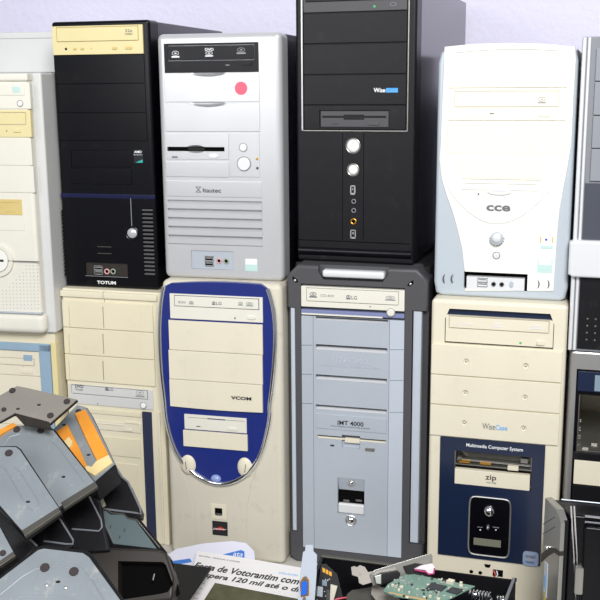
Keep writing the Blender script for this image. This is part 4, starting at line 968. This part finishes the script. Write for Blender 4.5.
# open black bin with cards
z_r = .10; A, B, C_, D_ = atZ(321, 555, z_r), atZ(516, 579.5, z_r), atZ(507, 603, z_r), atZ(303, 600, z_r)
C_ = B+(C_-B)*1.6; D_ = A+(D_-A)*1.5
br = empty('open_bin', (A.x, A.y, 0), 0, 'open black bin full of loose circuit cards, in front of the two right-hand lower towers', 'bin')
Q4 = [Vector((p.x-A.x, p.y-A.y)) for p in (A, B, C_, D_)]; ctr = sum(Q4, Vector((0, 0)))/4
def hprism(bm, pts, z0, z1, r=.001):
    b = bmesh.new(); lo = [b.verts.new((p[0], p[1], z0)) for p in pts]; hi = [b.verts.new((p[0], p[1], z1)) for p in pts]; n = len(pts)
    b.faces.new(lo[::-1]); b.faces.new(hi)
    for i in range(n): b.faces.new((lo[i], lo[(i+1) % n], hi[(i+1) % n], hi[i]))
    bmesh.ops.recalc_face_normals(b, faces=b.faces); bev(b, r, 2); merge(bm, b)
b = new(); In = [p+(ctr-p).normalized()*.006 for p in Q4]
hprism(b, Q4, 0, .055)
for i in range(4): j = (i+1) % 4; hprism(b, [Q4[i], Q4[j], In[j], In[i]], .05, z_r)
obj('bin_body', b, 'black_satin', br)
e1 = Q4[0].lerp(Q4[1], .55); b = new(); tube(b, [(.002, -.003, z_r), (e1.x, e1.y-.003, z_r)], .0024, 8); obj('rim_strip', b, 'steel_dark', br)
b = new(); tube(b, [(Q4[1].x-.003, Q4[1].y, z_r), (Q4[2].x-.003, Q4[2].y, z_r)], .0022, 8); obj('rim_strip', b, 'mid_grey', br)

s = Slab(309, 575, 1.135, (.12, -1, .22), 'graphics_card', 'silver card bracket with a blue video socket, standing upright in the black bin', 'circuit card')
s.plate('bracket', [(305.5, 545), (313, 545), (313.5, 551.5), (317, 555), (316.5, 575), (314, 609), (297, 609), (300, 575), (301.5, 563), (303, 552), (305, 551)], 0, .0012, 'silver_rail', .0003)
s.plate('socket_frame', [(303, 577), (306, 576), (309, 580), (309, 595), (301, 597), (300, 582)], -.0018, 0, 'gold', .0004)
s.plate('video_socket', [(302, 581), (306.5, 580), (308, 582), (307.5, 593.5), (301.5, 594.5)], -.0055, 0, 'vga_blue', .0008, label='blue video socket')
a = s.q(305.5, 577.5); s.part('screw_post', disc(new(), a[0], a[1], .0022, -.004, 0, n=6), 'steel'); a = s.q(304.5, 598.5); s.part('screw_post', disc(new(), a[0], a[1], .0022, -.004, 0, n=6), 'steel')
s.part('circuit_board', prism(new(), s.P([(310, 560), (312, 560), (312, 606), (310, 606)]), .0012, .02), 'pcb_green')
s = Slab(328, 585, 1.235, (.1, -.9, .45), 'memory_module', 'black circuit card with gold contacts and grey labels, behind the silver bracket', 'circuit card')
s.plate('circuit_board', [(321, 564), (326, 564), (337, 574), (345, 606), (345, 611), (314, 611)], 0, .0016, 'black_satin', .0003)
for k in range(3): s.plate('gold_contact', [(322.4+k*3.3, 567.5+k*1.7), (325.1+k*3.3, 568.8+k*1.7), (325.2+k*3.3, 573+k*1.7), (322.6+k*3.3, 571.8+k*1.7)], -.0005, 0, 'gold', 0)
s.plate('label_patch', [(322, 579.5), (327, 580.5), (327, 586.5), (322, 585.5)], -.001, 0, 'blue_grey'); lb = s.plate('label_patch', [(317.5, 586), (323, 587), (322.5, 597), (317, 596)], -.0005, 0, 'silver_blue', 0)
s.plate('chip', [(326, 589), (330, 590), (329.5, 603), (326, 603)], -.001, 0, 'chip'); s.plate('small_tab', [(331, 584), (338, 586), (333, 604), (330, 603)], -.006, 0, 'cream_dirty')
random.seed(5); b = new()
for k in range(14): a = s.q(random.uniform(317, 331), random.uniform(576, 603)); box(b, a[0]-.0007, a[0]+.0007, -.0009, 0, a[1]-.0005, a[1]+.0005)
s.part('small_components', b, 'solder')

pn = Vector((.02, -.22, .975)).normalized(); po = atZ(430, 588, .115)
ex_ = atP(474, 587, po, pn)-atP(408, 574, po, pn)
s = Slab(430, 588, 0, pn, 'circuit_card', 'green circuit board lying flat across the black bin with its bracket raised', 'circuit card', z=.115, ex=ex_)
pts = [(383, 591), (388, 584), (408, 573), (475, 586), (441, 603), (395, 596)]
pb = s.plate('circuit_board', pts, 0, .0018, 'pcb_green', 0, label='green board')
b = new(); A_, B_, C_ = s.q(389, 592.5), s.q(441, 603), s.q(474, 587); tube(b, [(A_[0], .001, A_[1]), (B_[0], .001, B_[1])], .0017, 6); s.part('contact_edge', b, 'pcb_edge')
for q, m_ in (([(431, 584), (447, 587), (441, 592), (426, 589)], 'chip'), ([(452, 588), (464, 590.5), (457, 595), (446, 592)], 'chip')): s.plate('chip', q, -.0022, 0, m_, .0003)
random.seed(11); k0 = 0
pgl = s.P(pts)
def inside(x, z):
    c = False; n = len(pgl)
    for i in range(n):
        a, d = pgl[i], pgl[i-1]
        if (a[1] > z) != (d[1] > z) and x < (d[0]-a[0])*(z-a[1])/(d[1]-a[1])+a[0]: c = not c
    return c
sets = {'solder': new(), 'chip': new(), 'cream': new()}; cnt = 0
while cnt < 90:
    a = s.q(random.uniform(386, 468), random.uniform(575, 600)); k0 += 1
    if k0 > 2000: break
    if not inside(*a): continue
    w_, h_ = random.uniform(.0007, .0022), random.uniform(.0006, .0016); box(sets[random.choice(['solder', 'solder', 'chip', 'cream'])], a[0]-w_, a[0]+w_, -random.uniform(.001, .0028), 0, a[1]-h_, a[1]+h_); cnt += 1
for k, v in sets.items(): s.part('small_components', v, k)
def box_at(q1, q2, q3, q4, h, m_, name, label=None): return s.part(name, prism(new(), s.P([q1, q2, q3, q4]), -h, 0, .0008), m_, label=label)
box_at((446, 583.5), (453, 585), (455, 582.5), (449, 581), .005, 'cream', 'white_connector')
# raised bracket along the far left edge of the board
bs = Slab(402, 568, 0, (.3, -.9, .35), 'x', None, None, z=.125); bpl = [(370, 574), (375, 570), (425, 555), (431, 553.5), (432.5, 556), (432.5, 566), (420, 571), (373, 586)]
me_o = bs.part('bracket', prism(new(), bs.P(bpl), .0, .0015, .0004), 'steel', label='dull metal bracket')
sk = bs.part('video_socket', prism(new(), bs.P([(374, 575), (379, 572), (396, 569), (399, 572), (399, 578), (380, 584), (375, 581)]), -.012, 0, .0015), 'black_satin')
ribp = bs.part('ribbon_plug', prism(new(), bs.P([(413, 568), (420, 564.5), (431, 562.5), (434, 566), (432, 573), (427, 573.5), (424, 569.5)]), -.012, -.006, .0015), 'ribbon_white', label='white ribbon with a magenta edge')
sm_ = bs.part('socket_mouth', prism(new(), bs.P([(373.5, 575), (380, 573), (380, 583), (375, 582)]), -.0135, -.011, .0005), 'solder')
rr = bs.part('ribbon_edge', tube(new(), [(x, -.0125, z) for x, z in bs.P([(413, 568.5), (420, 570), (424, 570.5), (427, 573), (432, 572.5), (433, 567)])], .0012, 6), 'ribbon_magenta')
blk = bs.part('socket_block', prism(new(), bs.P([(403, 566), (415, 563), (430, 565), (431, 577), (408, 577)]), -.007, -.0005, .001), 'black_dull')
bpy.context.view_layer.update()
for o in (sm_, me_o, sk, ribp, rr, blk):
    w_ = bs.m.copy(); o.parent = s.root; o.matrix_parent_inverse = Matrix.Identity(4); o.matrix_local = s.m.inverted() @ w_
    if o is rr: pass
bpy.data.objects.remove(bs.root)
# loose brackets
def zig(px, py, z, pts, m_, label, n=(.1, -.8, .6), d=.0014):
    q = Slab(px, py, 0, n, 'slot_bracket', label, 'bracket', z=z); b = prism(new(), q.P(pts), 0, d, .0003)
    q.plate('bent_plate', pts, 0, d, m_, .0003); a = q.q(px, py); q.part('screw_notch', disc(new(), a[0], a[1], .002, -.0004, .0002), 'steel_dark'); b.free(); return q
zig(360, 574, .115, [(351, 567), (354, 566), (357, 567), (360, 565), (365, 567), (368, 572), (374, 571), (376, 575), (373, 582), (363, 585), (359, 583), (358, 577), (352, 575)], 'plate_brown', 'bent silver slot bracket with wavy edges, left of the green board')
zig(385, 592, .09, [(372, 585), (378, 584.5), (382, 587), (393, 589), (396, 593), (400, 600), (398, 609), (378, 603), (371, 594)], 'plate_brown', 'crumpled silver slot bracket in front of the green board', (.1, -.6, .8))
zig(360, 598, .075, [(347, 594), (352, 590), (374, 586.5), (376, 597), (370, 618), (344, 618)], 'steel_dark', 'flat grey metal plate lying at the bottom of the bin', (.0, -.5, .87))
q = Slab(342, 600, 0, (0, -.5, .87), 'wire', 'thin red wire beside the grey metal plate in the bin', 'wire', z=.07); q.part('strand', tube(new(), [(x, 0, z) for x, z in q.P([(331, 603), (337, 599), (343, 598), (350, 597), (353, 599)])], .0013, 6), 'wire_red')
# chrome coil
def coil(px0, px1, r_, nt, z, label):
    a, e = atZ(*px0, z), atZ(*px1, z); o = empty('wire_coil', a, 0, label, 'coil'); d = (e-a); ln_ = d.length; d.normalize(); s_ = d.cross(Vector((0, 0, 1))).normalized(); P_ = []
    for i in range(nt*14+1):
        t_ = i/(nt*14); an = t_*nt*2*math.pi; P_.append(d*(ln_*t_)+s_*math.cos(an)*r_+Vector((0, 0, math.sin(an)*r_)))
    obj('coil', tube(new(), P_, .0014, 6), 'chrome', o)
coil((470, 594), (492, 598), .0065, 7, .090, 'bright coiled metal spring at the right end of the bin')
coil((497, 601), (505, 601), .0065, 3, .085, 'short bright metal coil against the right wall of the bin')

# ---- nearer silver and black machine at lower right
zt = .222; A = atZ(549, 498, zt); B = atZ(566, 514, zt); Cb = atZ(561.5, 497, zt)
t13 = empty('mini_computer', (B.x, B.y, 0), 0, 'glossy black computer with a silver side bezel and chrome lines, nearest at lower right', 'computer')
O13 = Vector((B.x, B.y, 0))
def foot(pts, z0, z1, r=.004):
    b = bmesh.new(); lo = [b.verts.new((p[0]-O13.x, p[1]-O13.y, z0)) for p in pts]; hi = [b.verts.new((p[0]-O13.x, p[1]-O13.y, p[2] if len(p) > 2 else z1)) for p in pts]; n = len(pts)
    b.faces.new(lo[::-1]); b.faces.new(hi)
    for i in range(n): b.faces.new((lo[i], lo[(i+1) % n], hi[(i+1) % n], hi[i]))
    bmesh.ops.recalc_face_normals(b, faces=b.faces); bev(b, r, 3); return b
R_ = .145
obj('case_shell', foot([(B.x+.004, B.y+.006), (R_, B.y+.006), (R_, A.y+.004), (A.x+.004, A.y+.004)], 0, zt-.003), 'black_gloss', t13)
bk = foot([(A.x+.002, A.y+.002, zt-.002), (R_, A.y+.002, zt-.002), (R_, 1.375, .12), (A.x+.010, 1.375, .12)], 0, .1, .002); obj('rear_shell', bk, 'black_dull', t13)
# silver bezel on the slanted left face
fx = Vector((B.x-A.x, B.y-A.y, 0)); wd = fx.length; fx.normalize(); fn = Vector((fx.y, -fx.x, 0))
sz = Matrix((fx, -fn, Vector((0, 0, 1)))).transposed().to_4x4(); sz.translation = Vector((A.x-O13.x, A.y-O13.y, 0))
def sidep(name, bm, m_, par=None, label=None):
    o = obj(name, bm, m_, None); o.parent = par or t13
    o.matrix_local = sz if par is None else Matrix.Identity(4)
    if label: o['label'] = label
    return o
def sq(px, py):
    P_ = atP(px, py, A, fn); v = P_-Vector((A.x, A.y, 0)); return (v.dot(fx), v.z)
x1_, _ = sq(566, 540)
b = new(); prism(b, [(-.001, 0), (wd-.001, 0), (wd-.001, zt-.012), (wd*.7, zt), (0, zt+.001)], -.006, .004, .002, 3); sb = sidep('side_bezel', b, 'bezel_silver', None, 'silver side bezel')
z545 = sq(553, 546)[1]
b = new(); prism(b, [(-.0015, z545-.020), (wd*.35, z545-.002), (wd*.8, z545+.008), (wd-.0005, z545+.008), (wd-.0005, z545+.002), (wd*.7, z545+.0), (wd*.35, z545-.014), (-.0015, z545-.032)], -.0070, .0, .001); sidep('dark_recess', b, 'dark_brown', sb)
b = new(); a = sq(552.5, 547); dome(b, a[0], a[1], .0030, .003, -.0075); sidep('round_button', b, 'chrome', sb)
for yy in (519, 529):
    a = sq(547, yy+4); e = sq(560, yy-3); b = new(); tube(b, [(max(a[0], 0), -.0062, a[1]), (e[0], -.0064, e[1])], .0006, 6); sidep('seam', b, 'print_mid', sb)
a, e = sq(549, 560), sq(556, 604); b = new(); box(b, min(a[0], e[0])+.001, min(a[0], e[0])+.011, -.0068, -.004, e[1], a[1], .0003); st = sidep('badge_sticker', b, 'silver_rail', sb, 'tall pale sticker with cyan print')
b = new(); xx = min(a[0], e[0]); box(b, xx+.003, xx+.008, -.0071, -.006, a[1]-.035, a[1]-.018); sidep('cyan_mark', b, 'print_skyblue', st); b = new(); box(b, xx+.0035, xx+.0075, -.0071, -.006, a[1]-.055, a[1]-.042); sidep('olive_mark', b, 'photo_yellow', st)
# front of the machine
def fr(px, py, Y=B.y): P_ = atY(px, py, Y)-O13; return P_.x, P_.z
b = new(); tube(b, [(.001, .003, .001), (.001, .003, zt-.010)], .0030, 8); obj('corner_trim', b, 'black_satin', t13)
for dx_ in (0, 3.2):
    b = new(); P_ = [(fr(571+dx_+(yy-507)*.05, yy)[0], .004, fr(571, yy)[1]) for yy in (507, 515, 525, 540, 550, 560, 580, 604)]; tube(b, P_, .0011, 6); obj('chrome_line', b, 'chrome', t13)
x0, z1 = fr(575, 566); x1, z0 = fr(583, 595); obj('silver_latch', box(new(), x0, x1, -.003, .008, z0, z1, .003), 'bezel_silver', t13)
x0, z1 = fr(584, 526); fp_ = obj('front_panel', box(new(), x0, R_-B.x-.012, -.002, .008, .01, z1, .004, 3), 'black_gloss', t13)
for yy in (517, 523): x0, z = fr(585, yy); b = new(); tube(b, [(x0, .003, z), (x0+.09, .003, z)], .0014, 8); obj('chrome_line', b, 'chrome', t13)
b = new(); tube(b, [(Cb.x-O13.x, A.y-O13.y+.003, zt-.0015), (R_-O13.x, A.y-O13.y+.003, zt-.0015)], .0008, 6); obj('top_trim', b, 'silver_rail', t13)

# ================================================================== ROOM AND LIGHT
def struct(name, bm, m_): o = obj(name, bm, m_, None, smooth=False); o['kind'] = 'structure'; return o
struct('wall_back', box(new(), -3.2, 2.4, 1.99, 2.09, -.78, 2.6), 'wall_plaster')
struct('floor', box(new(), -3.2, 2.4, -3.0, 2.0, -.83, -.78), 'floor')
tb = empty('work_table', (-.4, 1.3, -.78), 0, 'long pale table carrying the rows of computer towers', 'table')
obj('table_top', box(new(), -1.4, 1.2, -.6, .68, .74, .78, .004), 'table', tb)
for a in (-1.34, 1.14):
    for c in (-.55, .62): obj('leg', box(new(), a-.03, a+.03, c-.03, c+.03, 0, .74, .003), 'table', tb)
w = bpy.data.worlds.new('world'); S.world = w; w.use_nodes = True
bg = w.node_tree.nodes['Background']; bg.inputs[0].default_value = (.93, .96, 1, 1); bg.inputs[1].default_value = .28
def area(name, loc, target, sx, sy, power, col):
    l = bpy.data.lights.new(name, 'AREA'); l.shape = 'RECTANGLE'; l.size = sx; l.size_y = sy; l.energy = power; l.color = col
    o = bpy.data.objects.new(name, l); C.objects.link(o); o.location = loc
    o.rotation_euler = (Vector(target)-Vector(loc)).to_track_quat('-Z', 'Y').to_euler(); return o
area('key_light', (.32, -.4, 1.72), (-.25, 1.6, .9), .8, .7, 57, (1, .985, .96))  # main light from upper right behind the camera, source unseen
area('side_sheen_light', (-.95, -.05, 1.05), (-.6, 1.6, .8), .6, .7, 6.5, (.97, .98, 1))  # soft light added on the left to put sheen on the silver tower
S.view_settings.view_transform = 'Standard'; S.view_settings.look = 'None'; S.view_settings.gamma = 1; S.view_settings.exposure = 0
S.view_settings.use_curve_mapping = False
